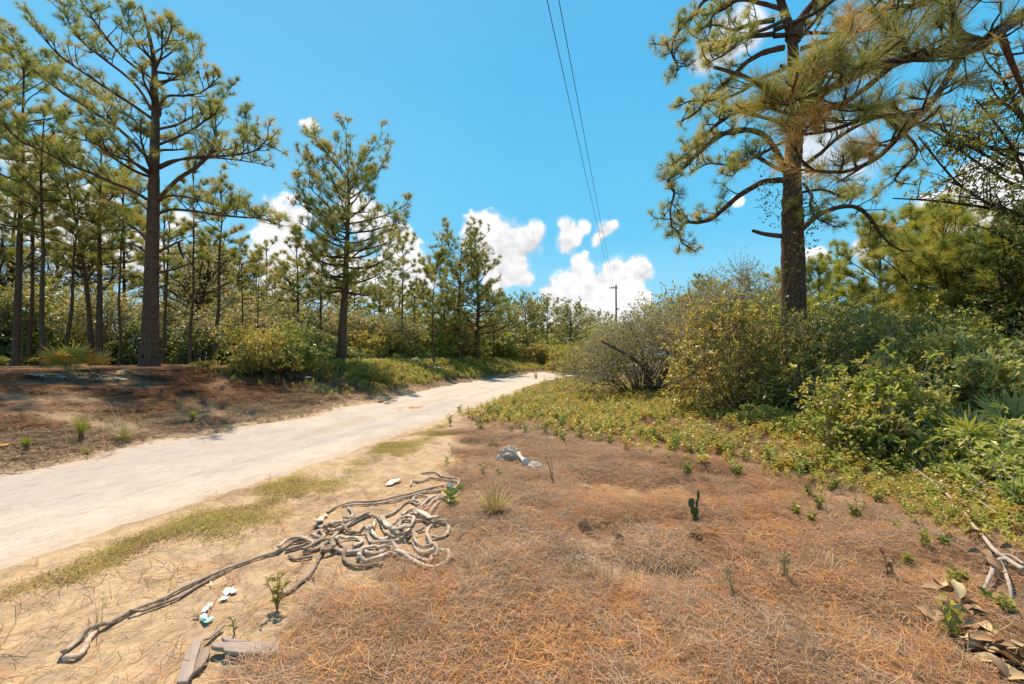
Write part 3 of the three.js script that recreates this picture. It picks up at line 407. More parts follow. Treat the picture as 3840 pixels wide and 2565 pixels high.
// other pines, one by one: [photo x of the foot, depth, photo y of the top, photo x of the top, options, label]
const PINES = [
  [62, 20, 10, 75, { r: 0.17, start: 0.42, R: 2.9, limbs: 28, kind: 'round', sub: 2.8, seed: 11 }, 'tall dark-trunked pine at the left edge of the picture'],
  [168, 18.5, 330, 185, { r: 0.11, start: 0.5, R: 1.9, limbs: 17, kind: 'pole', sub: 2.8, seed: 12 }, 'slender straight pine beside the orange palmetto, thin bare trunk'],
  [345, 20.5, 420, 235, { r: 0.13, start: 0.4, R: 2.2, limbs: 18, kind: 'round', sub: 2.8, seed: 13, bow: 0.35 }, 'pine with a bowed trunk curving left behind the palmetto'],
  [375, 20.4, 380, 385, { r: 0.15, start: 0.45, R: 2.3, limbs: 18, kind: 'round', sub: 2.8, seed: 14 }, 'straight brown pine just behind the bowed trunk'],
  [712, 19.6, 520, 718, { r: 0.075, start: 0.55, R: 1.3, limbs: 14, kind: 'pole', sub: 2.6, seed: 16 }, 'thin pole pine nearest right of the tall cone-bearing pine'],
  [806, 18.8, 640, 842, { r: 0.09, start: 0.55, R: 1.6, limbs: 14, kind: 'pole', sub: 2.6, seed: 17 }, 'thin leaning pine with a small flat crown above the oak scrub'],
  [1283, 22, 505, 1318, { r: 0.25, start: 0.36, R: 3.4, limbs: 60, kind: 'round', sub: 2.6, seed: 19, lean: [0.2, 0], bow: 0.05, low: -0.15 }, 'full-crowned pine standing alone against the sky in the middle left'],
  [1112, 27, 850, 1118, { r: 0.1, start: 0.45, R: 1.8, limbs: 22, kind: 'dense', sub: 3, seed: 20 }, 'small pine left of the full-crowned pine with short dark trunk'],
  [1205, 26, 870, 1212, { r: 0.1, start: 0.45, R: 1.7, limbs: 22, kind: 'dense', sub: 3, seed: 21 }, 'small pine tucked close behind the full-crowned pine'],
  [1507, 29, 860, 1512, { r: 0.08, start: 0.55, R: 1.9, limbs: 18, kind: 'pole', sub: 2.6, seed: 22 }, 'thin pine with a sparse crown right of the full-crowned pine'],
  [1630, 27.5, 930, 1642, { r: 0.065, start: 0.5, R: 1.3, limbs: 22, kind: 'pole', sub: 3, seed: 23 }, 'very thin straight pine at the edge of the green verge'],
  [1722, 33, 832, 1732, { r: 0.13, start: 0.42, R: 2.3, limbs: 40, R: 3.0, kind: 'round', sub: 2.6, seed: 24 }, 'tall slim pine, first of the pair nearest the bend'],
  [1785, 35, 945, 1795, { r: 0.23, start: 0.25, R: 3.7, limbs: 46, kind: 'dense', sub: 2.4, seed: 25 }, 'stout dense pine, second of the pair nearest the bend'],
  [3560, 14.6, 790, 3560, { r: 0.13, start: 0.14, R: 3.1, limbs: 56, kind: 'dense', sub: 2.3, seed: 26, tl: 0.36, tn: 34, cols: [[0.44, 0.42, 0.06], [0.38, 0.38, 0.055], [0.5, 0.43, 0.08]] }, 'bushy young pine with yellowish needles behind the right-hand shrubs'],
  [3290, 17.5, 830, 3290, { r: 0.12, start: 0.1, R: 2.8, limbs: 52, kind: 'dense', sub: 2.3, seed: 27, tl: 0.36, tn: 34, cols: [[0.42, 0.4, 0.055], [0.36, 0.37, 0.05]] }, 'young dense pine just right of the massive trunk'],
  [3740, 13.4, 880, 3740, { r: 0.12, start: 0.14, R: 2.8, limbs: 54, kind: 'dense', sub: 2.3, seed: 29, tl: 0.36, tn: 34, cols: [[0.44, 0.41, 0.055], [0.36, 0.37, 0.05]] }, 'leafy young pine nearest the right edge behind the thicket'],
  [3440, 16.5, 790, 3440, { r: 0.12, start: 0.12, R: 2.8, limbs: 52, kind: 'dense', sub: 2.3, seed: 30, tl: 0.36, tn: 34, cols: [[0.46, 0.43, 0.06], [0.38, 0.39, 0.055]] }, 'tallest of the young yellowish pines on the right'],
  [3150, 24, 900, 3150, { r: 0.1, start: 0.15, R: 2.2, limbs: 30, kind: 'dense', sub: 2.6, seed: 28 }, 'low young pine seen past the massive trunk on its right side'],
];
const pineProtos = [];
for (const [fx, d, ty, tx, o, label] of PINES) {
  const x = (fx / 3.75 - 512) / FPX * d, g0 = gpt(x, d), top = at(tx / 3.75, ty / 3.75, d), h = (top.y - g0.y) * (o.kind === 'dense' ? 0.95 : o.kind === 'round' ? 0.84 : 0.9), far = d > 24;
  const g = growPine({ tl: 0.32, tn: far ? 28 : 34, tw: far ? 0.016 : 0.012, twigs: 4, full: 1, lean: [top.x - x, rr(-0.3, 0.3)], ...o, h });
  g.position.copy(g0); tag(g, label, 'pine tree', fx < 2000 ? 'pines left of the road' : 'pines on the right'); pineProtos.push(g);
}
console.log('pines');
// pines farther back, copies of the ones above
{
  R = rng(404);
  const put = (src, fx, d, ty, label, group) => { const x = (fx / 3.75 - 512) / FPX * d, p = gpt(x, d), h = at(fx / 3.75, ty / 3.75, d).y - p.y, b = new THREE.Box3().setFromObject(src), s = h / (b.max.y - b.min.y); copy(src, p, rr(0, 6.28), [s * rr(0.95, 1.1), s, s * rr(0.95, 1.1)], label, group); };
  for (const [k, fx, d, ty] of [[2, -420, 20, 500], [1, -560, 23, 450], [0, -760, 21, 200], [7, -980, 25, 500], [3, -640, 28, 480], [8, -1250, 24, 480]]) put(pineProtos[k], fx, d, ty, 'pine of the same woods just past the left edge of the picture', 'pines past the left edge');
  const fl = 'pine in the dense woods behind the first row of trunks on the left', fc = 'distant pine where the road bends out of sight', fr = 'pine top showing behind the shrubs on the right';
  for (const [k, fx, d, ty] of [[0, -120, 24, 60], [1, 20, 27, 380], [3, 120, 31, 460], [2, 300, 32, 520], [0, 470, 30, 600], [1, 620, 29, 690], [7, 760, 33, 820], [4, 900, 31, 880], [8, 960, 35, 900], [7, 400, 36, 740], [1, 1000, 30, 870], [0, -260, 21, 150], [7, 560, 38, 800], [12, 700, 42, 880], [8, 840, 29, 900]]) put(pineProtos[k], fx, d, ty, fl, 'background pines on the left');
  for (const [k, fx, d, ty] of [[4, 450, 20.5, 620], [5, 612, 20, 700], [4, 905, 20.6, 860], [5, 245, 19.6, 620], [4, 960, 21, 920], [5, 110, 21, 560]]) put(pineProtos[k], fx, d, ty, 'slim bare-trunked pine standing among the first row of trunks on the left', 'slim pines in the left front row');
  for (const [k, fx, d, ty] of [[7, 1050, 36, 960], [9, 1400, 38, 960], [8, 1330, 34, 980], [7, 1450, 42, 1010], [10, 1570, 44, 1030], [12, 1600, 36, 1070], [11, 1850, 38, 1060], [12, 1900, 44, 1090], [6, 1975, 48, 1080], [11, 2050, 50, 1095], [6, 2140, 46, 1108], [9, 2185, 52, 1130], [12, 2010, 56, 1120], [7, 2090, 60, 1140], [12, 1700, 50, 1080], [12, 1500, 48, 1060], [12, 1420, 34, 1040], [7, 1560, 31, 1040], [12, 1660, 33, 1060], [8, 1240, 44, 1040], [7, 1940, 60, 1150], [6, 2230, 66, 1150], [9, 2290, 62, 1160]]) put(pineProtos[k], fx, d, ty, fc, 'distant pines by the bend');
  for (const [k, fx, d, ty] of [[14, 2960, 30, 960], [12, 2650, 34, 1010], [13, 3750, 24, 830], [8, 2800, 36, 1000], [14, 3480, 26, 860], [12, 3900, 22, 930], [13, 4100, 18, 950], [14, 3080, 22, 930]]) put(pineProtos[k], fx, d, ty, fr, 'background pines on the right');
}

// ------------------------------------------------------------------ shrubs and broadleaf trees
function clump(lb, p, out, n, len, wid, cols, droop = 0) {   // a rosette of leaves at a twig end
  const c0 = pick(cols);
  for (let k = 0; k < n; k++) {
    const d = out.clone().multiplyScalar(0.55).addScaledVector(rdir(), 0.95).add(V(0, -droop, 0)).normalize(), nn = V(0, 0.8, 0).addScaledVector(out, 0.4).addScaledVector(rdir(), 0.55).normalize();
    leaf(lb, p.clone().addScaledVector(rdir(), len * 0.35), d, nn, len * rr(0.7, 1.15), wid * rr(0.8, 1.15), vary(c0, 0.22, 0.1), rr(0.05, 0.35));
  }
}
// o: rx, ry, rz half sizes; lobes; leaves; len, wid; cols; stems
function growBush(name, o) {
  R = rng(o.seed);
  const g = base(name, V(0, 0, 0)), lb = new MB(), tb = new MB(), lobes = [];
  for (let k = 0; k < o.lobes; k++) {
    const a = k * 2.4 + rr(-0.4, 0.4), u = (k + 0.5) / o.lobes, rad = Math.sqrt(u) * 0.78, x = Math.cos(a) * rad, z = Math.sin(a) * rad, top = Math.sqrt(Math.max(0.05, 1 - rad * rad)), y = lerp(o.skirt ?? 0.2, 1, Math.pow(R(), o.skirt < 0.06 ? 1.15 : 0.7)) * top;
    const s = rr(0.24, 0.42) * (o.lobe ?? 1); lobes.push([V(x * o.rx, Math.max(0.08, y * 0.86) * o.ry * 2 * 0.93, z * o.rz), s]);
  }
  for (const [p, s] of lobes) {
    const foot = V(p.x * rr(0.05, 0.25), 0, p.z * rr(0.05, 0.25)), m = foot.clone().lerp(p, 0.5).add(V(rr(-0.1, 0.1) * o.rx, 0.1 * o.ry, rr(-0.1, 0.1) * o.rz));
    if (R() < (o.stemShare ?? 0.8)) tube(tb, smooth([foot.setY(-0.08), m, p], 6), [o.stem ?? 0.03, 0.008], 5, vary(o.bark ?? [0.2, 0.16, 0.12], 0.15), { caps: false });
    const n = Math.round(o.leaves / o.lobes / o.per * rr(0.7, 1.3));
    for (let k = 0; k < n; k++) {
      const d = rdir(); if (d.y < -0.55) d.y *= -0.6; const q = Math.pow(rr(0.35, 1), 0.5), w = V(p.x + d.x * s * o.rx * q * 1.1, p.y + d.y * s * o.ry * 1.15 * q, p.z + d.z * s * o.rz * q * 1.1); if (w.y < 0.03) w.y = rr(0.03, 0.15);
      if (o.twiggy && R() < o.twiggy) { const e = w.clone().addScaledVector(d, rr(0.1, 0.35)).add(V(0, rr(0, 0.2), 0)); tube(tb, [p.clone().lerp(w, 0.5), w, e], [0.008, 0.003], 3, vary(o.twigCol ?? [0.3, 0.25, 0.2], 0.2), { caps: false }); w.copy(e); }
      clump(lb, w, d, o.per, o.len, o.wid, o.cols, o.droop);
    }
  }
  if (o.extra) o.extra(tb, lb, lobes);
  tb.build('stems', M.twig, g).name = 'stem'; g.children[0].userData.kind = 'stuff';
  stuffed(lb.build('foliage', o.mat ?? M.leaf, g));
  return g;
}
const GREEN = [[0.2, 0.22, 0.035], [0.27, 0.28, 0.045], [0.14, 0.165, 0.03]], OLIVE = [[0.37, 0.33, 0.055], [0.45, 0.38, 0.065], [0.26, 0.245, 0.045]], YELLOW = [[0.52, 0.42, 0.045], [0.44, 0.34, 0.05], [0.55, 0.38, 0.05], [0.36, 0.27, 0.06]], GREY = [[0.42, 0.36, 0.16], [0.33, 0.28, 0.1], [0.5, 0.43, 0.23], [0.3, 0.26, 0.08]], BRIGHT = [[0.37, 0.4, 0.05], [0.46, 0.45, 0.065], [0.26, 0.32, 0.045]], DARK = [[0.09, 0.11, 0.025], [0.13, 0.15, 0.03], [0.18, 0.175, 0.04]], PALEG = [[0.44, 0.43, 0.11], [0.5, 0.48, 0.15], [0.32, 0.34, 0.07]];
function bushAt(name, px, d, wpx, topPy, o) {  // centre, width and top in photograph pixels
  const x = (px / 3.75 - 512) / FPX * d, p = gpt(x, d), rx = wpx / 3.75 / FPX * d / 2, h = at(px / 3.75, topPy / 3.75, d).y - p.y;
  const g = growBush(name, { rx, rz: (o.deep ?? 0.85) * rx, ry: h / 2, ...o }); g.position.copy(p); return g;
}
tag(bushAt('scrub_oak', 2400, 17.5, 620, 1085, { seed: 51, lobes: 60, leaves: 26000, per: 5, len: 0.075, wid: 0.036, cols: [...GREY, ...OLIVE], twiggy: 0.45, lobe: 0.95, stem: 0.03, mat: M.dull, skirt: 0.1, bark: [0.2, 0.165, 0.13], extra: (tb) => { const P = (x, y, z) => V(x, y, z); for (const a of [[P(0.4, 0, 0.2), P(0, 0.9, 0.9), P(-0.9, 1.5, 1.6), P(-1.9, 2.0, 2.0)], [P(0.5, 0, 0), P(0.8, 1.2, 0.8), P(0.5, 2.2, 1.2)], [P(0.4, 0, -0.2), P(0.2, 1.5, -0.4), P(-0.4, 2.8, -0.2)]]) tube(tb, smooth(a, 14), [0.12, 0.03], 8, [0.14, 0.11, 0.085]); } }), 'grey twiggy scrub oak leaning out at the bend of the road', 'shrub', 'shrubs on the right');
tag(bushAt('scrub_oak', 2720, 21, 620, 925, { seed: 52, lobes: 54, leaves: 18000, per: 4, len: 0.08, wid: 0.04, cols: [...GREY, ...OLIVE], twiggy: 0.6, lobe: 0.8, stem: 0.04, mat: M.dull, skirt: 0.25 }), 'tall airy grey scrub oak behind the yellowing bush', 'shrub', 'shrubs on the right');
tag(bushAt('shrub', 2790, 11.6, 600, 1040, { seed: 53, lobes: 46, leaves: 15000, per: 5, len: 0.1, wid: 0.048, cols: [...YELLOW, ...OLIVE, ...OLIVE, [0.3, 0.2, 0.09], [0.24, 0.17, 0.07]], twiggy: 0.3, skirt: 0.02, lobe: 0.85, twigCol: [0.3, 0.2, 0.12] }), 'big yellowing bush in front of the massive pine trunk', 'shrub', 'shrubs on the right');
tag(bushAt('shrub', 3130, 10.6, 620, 1040, { seed: 54, lobes: 46, leaves: 13000, per: 6, len: 0.12, wid: 0.045, cols: [...GREEN, ...OLIVE, [0.2, 0.19, 0.06]], twiggy: 0.25, skirt: 0.02, lobe: 0.85, twigCol: [0.4, 0.34, 0.27] }), 'dark green large-leaved bush at the foot of the massive pine', 'shrub', 'shrubs on the right');
tag(bushAt('shrub', 3270, 6.9, 460, 1330, { seed: 55, lobes: 40, leaves: 9000, per: 6, len: 0.095, wid: 0.045, cols: [...BRIGHT, ...OLIVE, [0.45, 0.36, 0.045]], twiggy: 0.4, skirt: 0.02, lobe: 0.9, twigCol: [0.24, 0.18, 0.13] }), 'bright green rounded bush in front of the large-leaved shrubs', 'shrub', 'shrubs on the right');
tag(bushAt('shrub', 3600, 8.2, 560, 1190, { seed: 56, lobes: 34, leaves: 7500, per: 7, len: 0.17, wid: 0.055, cols: [...PALEG, ...PALEG, ...OLIVE, [0.32, 0.27, 0.05]], twiggy: 0.1, skirt: 0.05, lobe: 0.85 }), 'bush of long pale lance-shaped leaves above the right-hand palmetto', 'shrub', 'shrubs on the right');
tag(bushAt('shrub', 3420, 9.8, 420, 1130, { seed: 57, lobes: 30, leaves: 5500, per: 6, len: 0.13, wid: 0.042, cols: [...GREEN, ...PALEG], twiggy: 0.1, skirt: 0.05 }), 'mid green shrub between the large-leaved bush and the dark thicket', 'shrub', 'shrubs on the right');
tag(bushAt('shrub', 3720, 5.7, 540, 1640, { seed: 58, lobes: 34, leaves: 2600, per: 6, len: 0.12, wid: 0.042, cols: [...BRIGHT, ...PALEG], twiggy: 0.2, skirt: 0.05, lobe: 0.9, stem: 0.014, twigCol: [0.3, 0.25, 0.19] }), 'low glossy-leaved shrub beside the fallen grey branch', 'shrub', 'shrubs on the right');
tag(bushAt('shrub', 3560, 6.3, 420, 1690, { seed: 62, lobes: 28, leaves: 2600, per: 6, len: 0.08, wid: 0.03, cols: [...BRIGHT, ...PALEG], twiggy: 0.2, skirt: 0.05, lobe: 0.9, stem: 0.012, twigCol: [0.3, 0.25, 0.19] }), 'low bright shrub in front of the right-hand palmetto', 'shrub', 'shrubs on the right');
tag(bushAt('shrub', 3870, 4.7, 320, 1780, { seed: 63, lobes: 20, leaves: 1300, per: 6, len: 0.085, wid: 0.03, cols: [...BRIGHT, ...PALEG], twiggy: 0.2, skirt: 0.05, stem: 0.012 }), 'low shrub at the right edge over the fallen grey branch', 'shrub', 'shrubs on the right');
tag(bushAt('shrub', 3050, 8.2, 320, 1530, { seed: 59, lobes: 22, leaves: 3600, per: 6, len: 0.06, wid: 0.03, cols: [...GREEN, ...BRIGHT], skirt: 0.05 }), 'small dark green bush at the foot of the yellowing bush', 'shrub', 'shrubs on the right');
tag(bushAt('shrub', 3960, 6.6, 500, 1420, { seed: 60, lobes: 26, leaves: 3600, per: 6, len: 0.11, wid: 0.04, cols: [...GREEN, ...PALEG], skirt: 0.05 }), 'leafy shrub cut by the right edge of the picture', 'shrub', 'shrubs on the right');
tag(bushAt('shrub', 2860, 9.4, 240, 1500, { seed: 61, lobes: 16, leaves: 2600, per: 6, len: 0.05, wid: 0.025, cols: [...OLIVE, ...BRIGHT], skirt: 0.05 }), 'little olive bush left of the small dark green bush', 'shrub', 'shrubs on the right');
// broadleaf trees on the right, dark thicket and overhanging leafy boughs
function growTree(o) {
  R = rng(o.seed); const g = base('broadleaf_tree', V(0, 0, 0)), tb = new MB(), lb = new MB();
  trunkTube(tb, [V(0, -0.15, 0), V(o.lx * 0.3, o.h * 0.3, 0.1), V(o.lx * 0.7, o.h * 0.6, 0), V(o.lx, o.h * 0.9, 0)], o.r, o.r * 0.25, 12, 30, 0.15);
  for (let k = 0; k < o.limbs; k++) {
    const u = (k + R()) / o.limbs, a = o.arc ? lerp(o.arc[0], o.arc[1], R()) : k * 2.4, t = lerp(o.start, 0.9, u), p = V(o.lx * t, o.h * t, 0), L = o.R * rr(0.65, 1.1) * Math.sqrt(1.15 - u * 0.8), d = V(Math.cos(a), rr(0.1, 0.7) + u * 0.5, Math.sin(a)).normalize(), w = [p];
    for (let j = 0; j < 5; j++) { w.push(w[j].clone().addScaledVector(d, L / 5)); d.add(V(rr(-0.25, 0.25), rr(-0.25, 0.25), rr(-0.25, 0.25))).normalize(); }
    const q = smooth(w, 12); tube(tb, q, [o.r * 0.35, 0.012], 6, vary([0.15, 0.12, 0.09], 0.1), { caps: false });
    for (let m = 0; m < o.sub; m++) {
      const f = Math.floor(rr(0.25, 1) * 11), b = q[f], e = b.clone().addScaledVector(rdir(), rr(0.3, 0.9) * o.spread).add(V(0, rr(-0.1, 0.35), 0)), md = b.clone().lerp(e, 0.5).add(V(0, 0.06, 0)); tube(tb, [b, md, e], [0.012, 0.004], 3, TWIG, { caps: false });
      for (let c = 0; c < o.clumps; c++) clump(lb, b.clone().lerp(e, rr(0.2, 1)).addScaledVector(rdir(), rr(0.02, 0.3) * o.spread), e.clone().sub(b).normalize(), o.per, o.len, o.wid, o.cols, o.droop ?? 0.15);
    }
  }
  tb.build('trunk', M.bark, g); stuffed(lb.build('crown', M.leaf, g)); return g;
}
{
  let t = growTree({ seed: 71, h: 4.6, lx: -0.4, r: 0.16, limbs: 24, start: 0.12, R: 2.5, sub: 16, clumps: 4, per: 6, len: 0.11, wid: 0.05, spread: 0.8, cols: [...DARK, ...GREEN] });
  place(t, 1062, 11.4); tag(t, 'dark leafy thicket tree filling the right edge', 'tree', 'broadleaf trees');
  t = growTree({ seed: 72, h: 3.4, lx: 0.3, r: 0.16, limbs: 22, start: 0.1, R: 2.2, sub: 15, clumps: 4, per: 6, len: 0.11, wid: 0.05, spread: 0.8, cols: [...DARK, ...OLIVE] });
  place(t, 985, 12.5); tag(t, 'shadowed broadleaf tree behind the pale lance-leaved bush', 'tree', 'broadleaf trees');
  t = growTree({ seed: 73, h: 6.5, lx: -0.8, r: 0.1, limbs: 10, start: 0.5, R: 3.0, arc: [2.3, 4.2], sub: 20, clumps: 5, per: 5, len: 0.09, wid: 0.036, spread: 0.9, cols: [...OLIVE, ...GREEN, [0.34, 0.24, 0.04]] });
  place(t, 1075, 8.4); tag(t, 'small-leaved tree whose sprays hang into the frame below the pine limb', 'tree', 'broadleaf trees');
  t = growTree({ seed: 74, h: 5.6, lx: 1.6, r: 0.19, limbs: 18, start: 0.4, R: 3.2, sub: 14, clumps: 3, per: 5, len: 0.1, wid: 0.05, spread: 0.9, cols: [...OLIVE, ...GREY] });
  place(t, 180, 24.5); tag(t, 'oak with a dark leaning trunk between the thin pines', 'tree', 'broadleaf trees');
  const lo = 'oak crown in the understory behind the pines on the left';
  for (const [px, d, s] of [[30, 26, 1.15], [110, 29, 1.3], [215, 28, 1.05], [262, 30, 1.15], [310, 36, 1.2], [-30, 24, 1.1], [20, 32, 1.5], [190, 33, 1.4], [350, 40, 1.3]]) { const x = (px - 512) / FPX * d; copy(t, gpt(x, d), rr(0, 6.28), s, lo, 'understory oaks on the left'); }
}
// understory on the left and by the bend: prototypes and copies
{
  const P = [
    growBush('shrub', { seed: 81, rx: 1.5, rz: 1.3, ry: 1.15, lobes: 34, leaves: 6500, per: 5, len: 0.11, wid: 0.055, cols: [...OLIVE, ...BRIGHT], skirt: 0.03 }),
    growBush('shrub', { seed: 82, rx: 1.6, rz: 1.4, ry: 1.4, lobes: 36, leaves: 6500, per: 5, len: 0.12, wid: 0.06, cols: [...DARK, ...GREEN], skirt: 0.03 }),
    growBush('shrub', { seed: 83, rx: 1.3, rz: 1.1, ry: 0.9, lobes: 28, leaves: 6000, per: 5, len: 0.09, wid: 0.045, cols: [...YELLOW, ...OLIVE], skirt: 0.03 }),
    growBush('shrub', { seed: 84, rx: 1.6, rz: 1.4, ry: 1.6, lobes: 34, leaves: 6000, per: 4, len: 0.1, wid: 0.05, cols: [...GREY, ...OLIVE, ...OLIVE], twiggy: 0.4, skirt: 0.08 }),
  ];
  R = rng(505);
  const first = P.map(() => true);
  const put = (k, fx, d, wpx, ty, label, group, foot) => {
    const px = fx / 3.75; if (foot) d = -gp(px, foot / 3.75).z; else if (fx < 1960) while (-lat((px - 512) / FPX * d, d) - HALF < 5.8 && d < 60) d += 0.5;
    const x = (px - 512) / FPX * d, p = gpt(x, d), b = [[1.5, 2.3], [1.6, 2.8], [1.3, 1.8], [1.6, 3.2]][k], sx = wpx / 3.75 / FPX * d / 2 / b[0], sy = (at(px, ty / 3.75, d).y - p.y) / b[1], turn = rr(0, 6.28);
    if (first[k]) { first[k] = false; P[k].position.copy(p); P[k].scale.set(sx, sy, sx); P[k].rotation.y = turn; tag(P[k], label, 'shrub', group); } else copy(P[k], p, turn, [sx, sy, sx], label, group);
  };
  put(2, 985, 16.5, 300, 1165, 'rounded yellow-green bush left of the small palmetto', 'roadside shrubs on the left', 1392);
  put(0, 1090, 17.5, 330, 1200, 'broad olive bush behind the small palmetto', 'roadside shrubs on the left', 1385);
  put(2, 930, 15.6, 180, 1290, 'low yellow-green bush at the edge of the bare bank', 'roadside shrubs on the left', 1400);
  put(2, 1432, 14.2, 95, 1348, 'small round bush alone on the green verge, the taller of two', 'roadside shrubs on the left', 1442);
  put(0, 1340, 14.8, 75, 1370, 'tiny round bush on the green verge, the shorter of two', 'roadside shrubs on the left', 1420);
  put(1, 1260, 19, 260, 1260, 'dark bush at the foot of the full-crowned pine', 'roadside shrubs on the left');
  put(2, 760, 17.6, 110, 1340, 'small yellow-green bush right of the tall cone-bearing pine', 'roadside shrubs on the left', 1385);
  const ul = 'dense shrub in the shady understory behind the left-hand trunks';
  for (const [k, fx, d, w, ty] of [[1, 30, 21.7, 260, 1280], [0, 130, 21.4, 220, 1330], [1, 20, 23.7, 330, 1140], [0, 220, 23.2, 300, 1220], [1, 330, 22.6, 260, 1290], [0, 430, 22.8, 240, 1270], [1, 480, 21.8, 190, 1330], [3, 100, 23.0, 380, 1000], [0, 250, 24.0, 360, 1020], [3, 420, 23.0, 360, 1030], [1, 560, 22.0, 300, 1150], [0, 640, 23.7, 230, 1260], [3, 640, 24.5, 330, 1090], [1, 760, 21.5, 260, 1200], [3, 850, 22.5, 320, 1120], [0, 900, 23.0, 250, 1240], [3, 990, 23.0, 300, 1130], [0, 1050, 21.0, 240, 1190], [1, 690, 22.2, 130, 1330], [0, 20, 20.6, 150, 1330], [3, 940, 26.0, 330, 1030], [0, -260, 21, 340, 1120], [3, -420, 24, 420, 1060], [1, -560, 22, 360, 1120], [0, -760, 23, 420, 1100], [3, -980, 25, 460, 1060], [0, -130, 22.2, 300, 1210], [1, -90, 22.0, 380, 1020], [2, 240, 21.8, 200, 1330], [2, 100, 21.0, 180, 1330], [0, 560, 22.4, 180, 1320]]) put(k, fx, d, w, ty, ul, 'left understory shrubs');
  const um = 'shrub in the thicket between the full-crowned pine and the bend';
  for (const [k, fx, d, w, ty] of [[0, 1150, 23, 260, 1150], [1, 1200, 20.5, 200, 1210], [2, 1400, 22, 240, 1190], [3, 1480, 25, 260, 1160], [0, 1560, 24, 230, 1190], [2, 1600, 22.5, 180, 1230], [3, 1660, 26, 240, 1180], [0, 1740, 28, 240, 1180], [3, 1830, 29, 260, 1170], [0, 1880, 27, 200, 1230], [3, 1930, 31, 200, 1220], [3, 1340, 28, 300, 1130], [1, 1420, 30, 300, 1150], [3, 1260, 30, 320, 1120], [0, 1580, 33, 320, 1130], [3, 1700, 36, 300, 1140], [0, 1820, 40, 300, 1150], [3, 1000, 30, 320, 1050], [3, 1120, 28, 300, 1080], [2, 1480, 20.5, 130, 1280], [0, 1380, 19.5, 150, 1270]]) put(k, fx, d, w, ty, um, 'thicket before the bend');
  const ub = 'far shrub closing the view where the road disappears';
  for (const [k, fx, d, w, ty] of [[2, 1990, 44, 170, 1260], [0, 2070, 46, 200, 1240], [2, 2110, 40, 150, 1250], [3, 1950, 42, 200, 1240], [0, 2020, 55, 260, 1200], [3, 2120, 60, 300, 1190], [0, 2220, 50, 260, 1190], [1, 1920, 55, 300, 1180], [3, 2320, 44, 260, 1180], [0, 2150, 36, 130, 1270]]) put(k, fx, d, w, ty, ub, 'far shrubs at the bend');
  const ur = 'shrub filling the thicket behind the right-hand bushes';
  for (const [k, fx, d, w, ty] of [[1, 2980, 14.5, 420, 1080], [0, 3150, 14, 400, 1060], [1, 3320, 12.6, 420, 1090], [1, 3520, 11.4, 420, 1080], [0, 3700, 10.8, 420, 1120], [1, 3880, 9.6, 420, 1120], [0, 2900, 17, 420, 1080], [3, 2600, 26, 500, 1020], [1, 3500, 15, 420, 980], [1, 3760, 13, 460, 950], [3, 2900, 23, 420, 1010], [1, 4050, 8, 400, 1150], [0, 4150, 10, 500, 1050]]) put(k, fx, d, w, ty, ur, 'right thicket shrubs');
}
console.log('shrubs');
// ------------------------------------------------------------------ ground cover (nobody could count it)
function scatter(name, geo, m, list, label, category) {   // list: [position, turn, size, colour, tilt]
  const im = new THREE.InstancedMesh(geo, m, list.length), o = new THREE.Object3D(), c = new THREE.Color();
  list.forEach(([p, turn, s, col, tx = 0, tz = 0], k) => { o.position.copy(p); o.rotation.set(tx, turn, tz); if (Array.isArray(s)) o.scale.set(...s); else o.scale.setScalar(s); o.updateMatrix(); im.setMatrixAt(k, o.matrix); im.setColorAt(k, c.setRGB(...col)); });
  im.name = numbered(name); im.castShadow = im.receiveShadow = true; im.frustumCulled = false; scene.add(im); tag(im, label, category, null, 'stuff'); return im;
}
const WHITE = [1, 1, 1];
function strawGeo(seed, n, rad, lo, hi, w, rise) {          // fallen needles lying across each other
  R = rng(seed); const mb = new MB();
  for (let k = 0; k < n; k++) {
    const a = rr(0, 6.28), r = Math.sqrt(R()) * rad, p = V(Math.cos(a) * r, rr(0.002, rise), Math.sin(a) * r), t = rr(0, 6.28), l = rr(lo, hi), d = V(Math.cos(t), rr(-0.12, 0.16), Math.sin(t)).normalize(), side = V(-d.z, 0, d.x), bend = side.clone().multiplyScalar(rr(-0.2, 0.2) * l), m = p.clone().addScaledVector(d, l / 2).add(bend), e = p.clone().addScaledVector(d, l), nn = V(rr(-0.3, 0.3), 1, rr(-0.3, 0.3)).normalize(), c = vary(WHITE, 0.3, 0.08), q = [p, m, e].map((x) => [mb.v(x.clone().addScaledVector(side, -w / 2), nn, c), mb.v(x.clone().addScaledVector(side, w / 2), nn, c)]);
    for (let j = 0; j < 2; j++) { mb.t(q[j][0], q[j][1], q[j + 1][1]); mb.t(q[j][0], q[j + 1][1], q[j + 1][0]); }
  }
  return mb.geo();
}
function sprigGeo(seed, n, h, len, wid) {                   // a low upright plant
  R = rng(seed); const mb = new MB();
  for (let s = 0; s < 3; s++) {
    const a = rr(0, 6.28), tilt = rr(0.1, 0.5), top = V(Math.cos(a) * tilt, 1, Math.sin(a) * tilt).multiplyScalar(h * rr(0.7, 1.1));
    blade(mb, V(0, 0, 0), top.clone().normalize(), top.length(), 0.006, 0.05, [0.7, 0.55, 0.35], 2);
    for (let k = 0; k < n; k++) { const t = lerp(0.2, 1, (k + 1) / n), b = k * 2.4 + s, d = V(Math.cos(b), rr(0.1, 0.9), Math.sin(b)).normalize(); leaf(mb, top.clone().multiplyScalar(t), d, V(rr(-0.4, 0.4), 1, rr(-0.4, 0.4)).normalize(), len * rr(0.7, 1.1), wid, vary(WHITE, 0.2, 0.12), rr(0.1, 0.4)); }
  }
  return mb.geo();
}
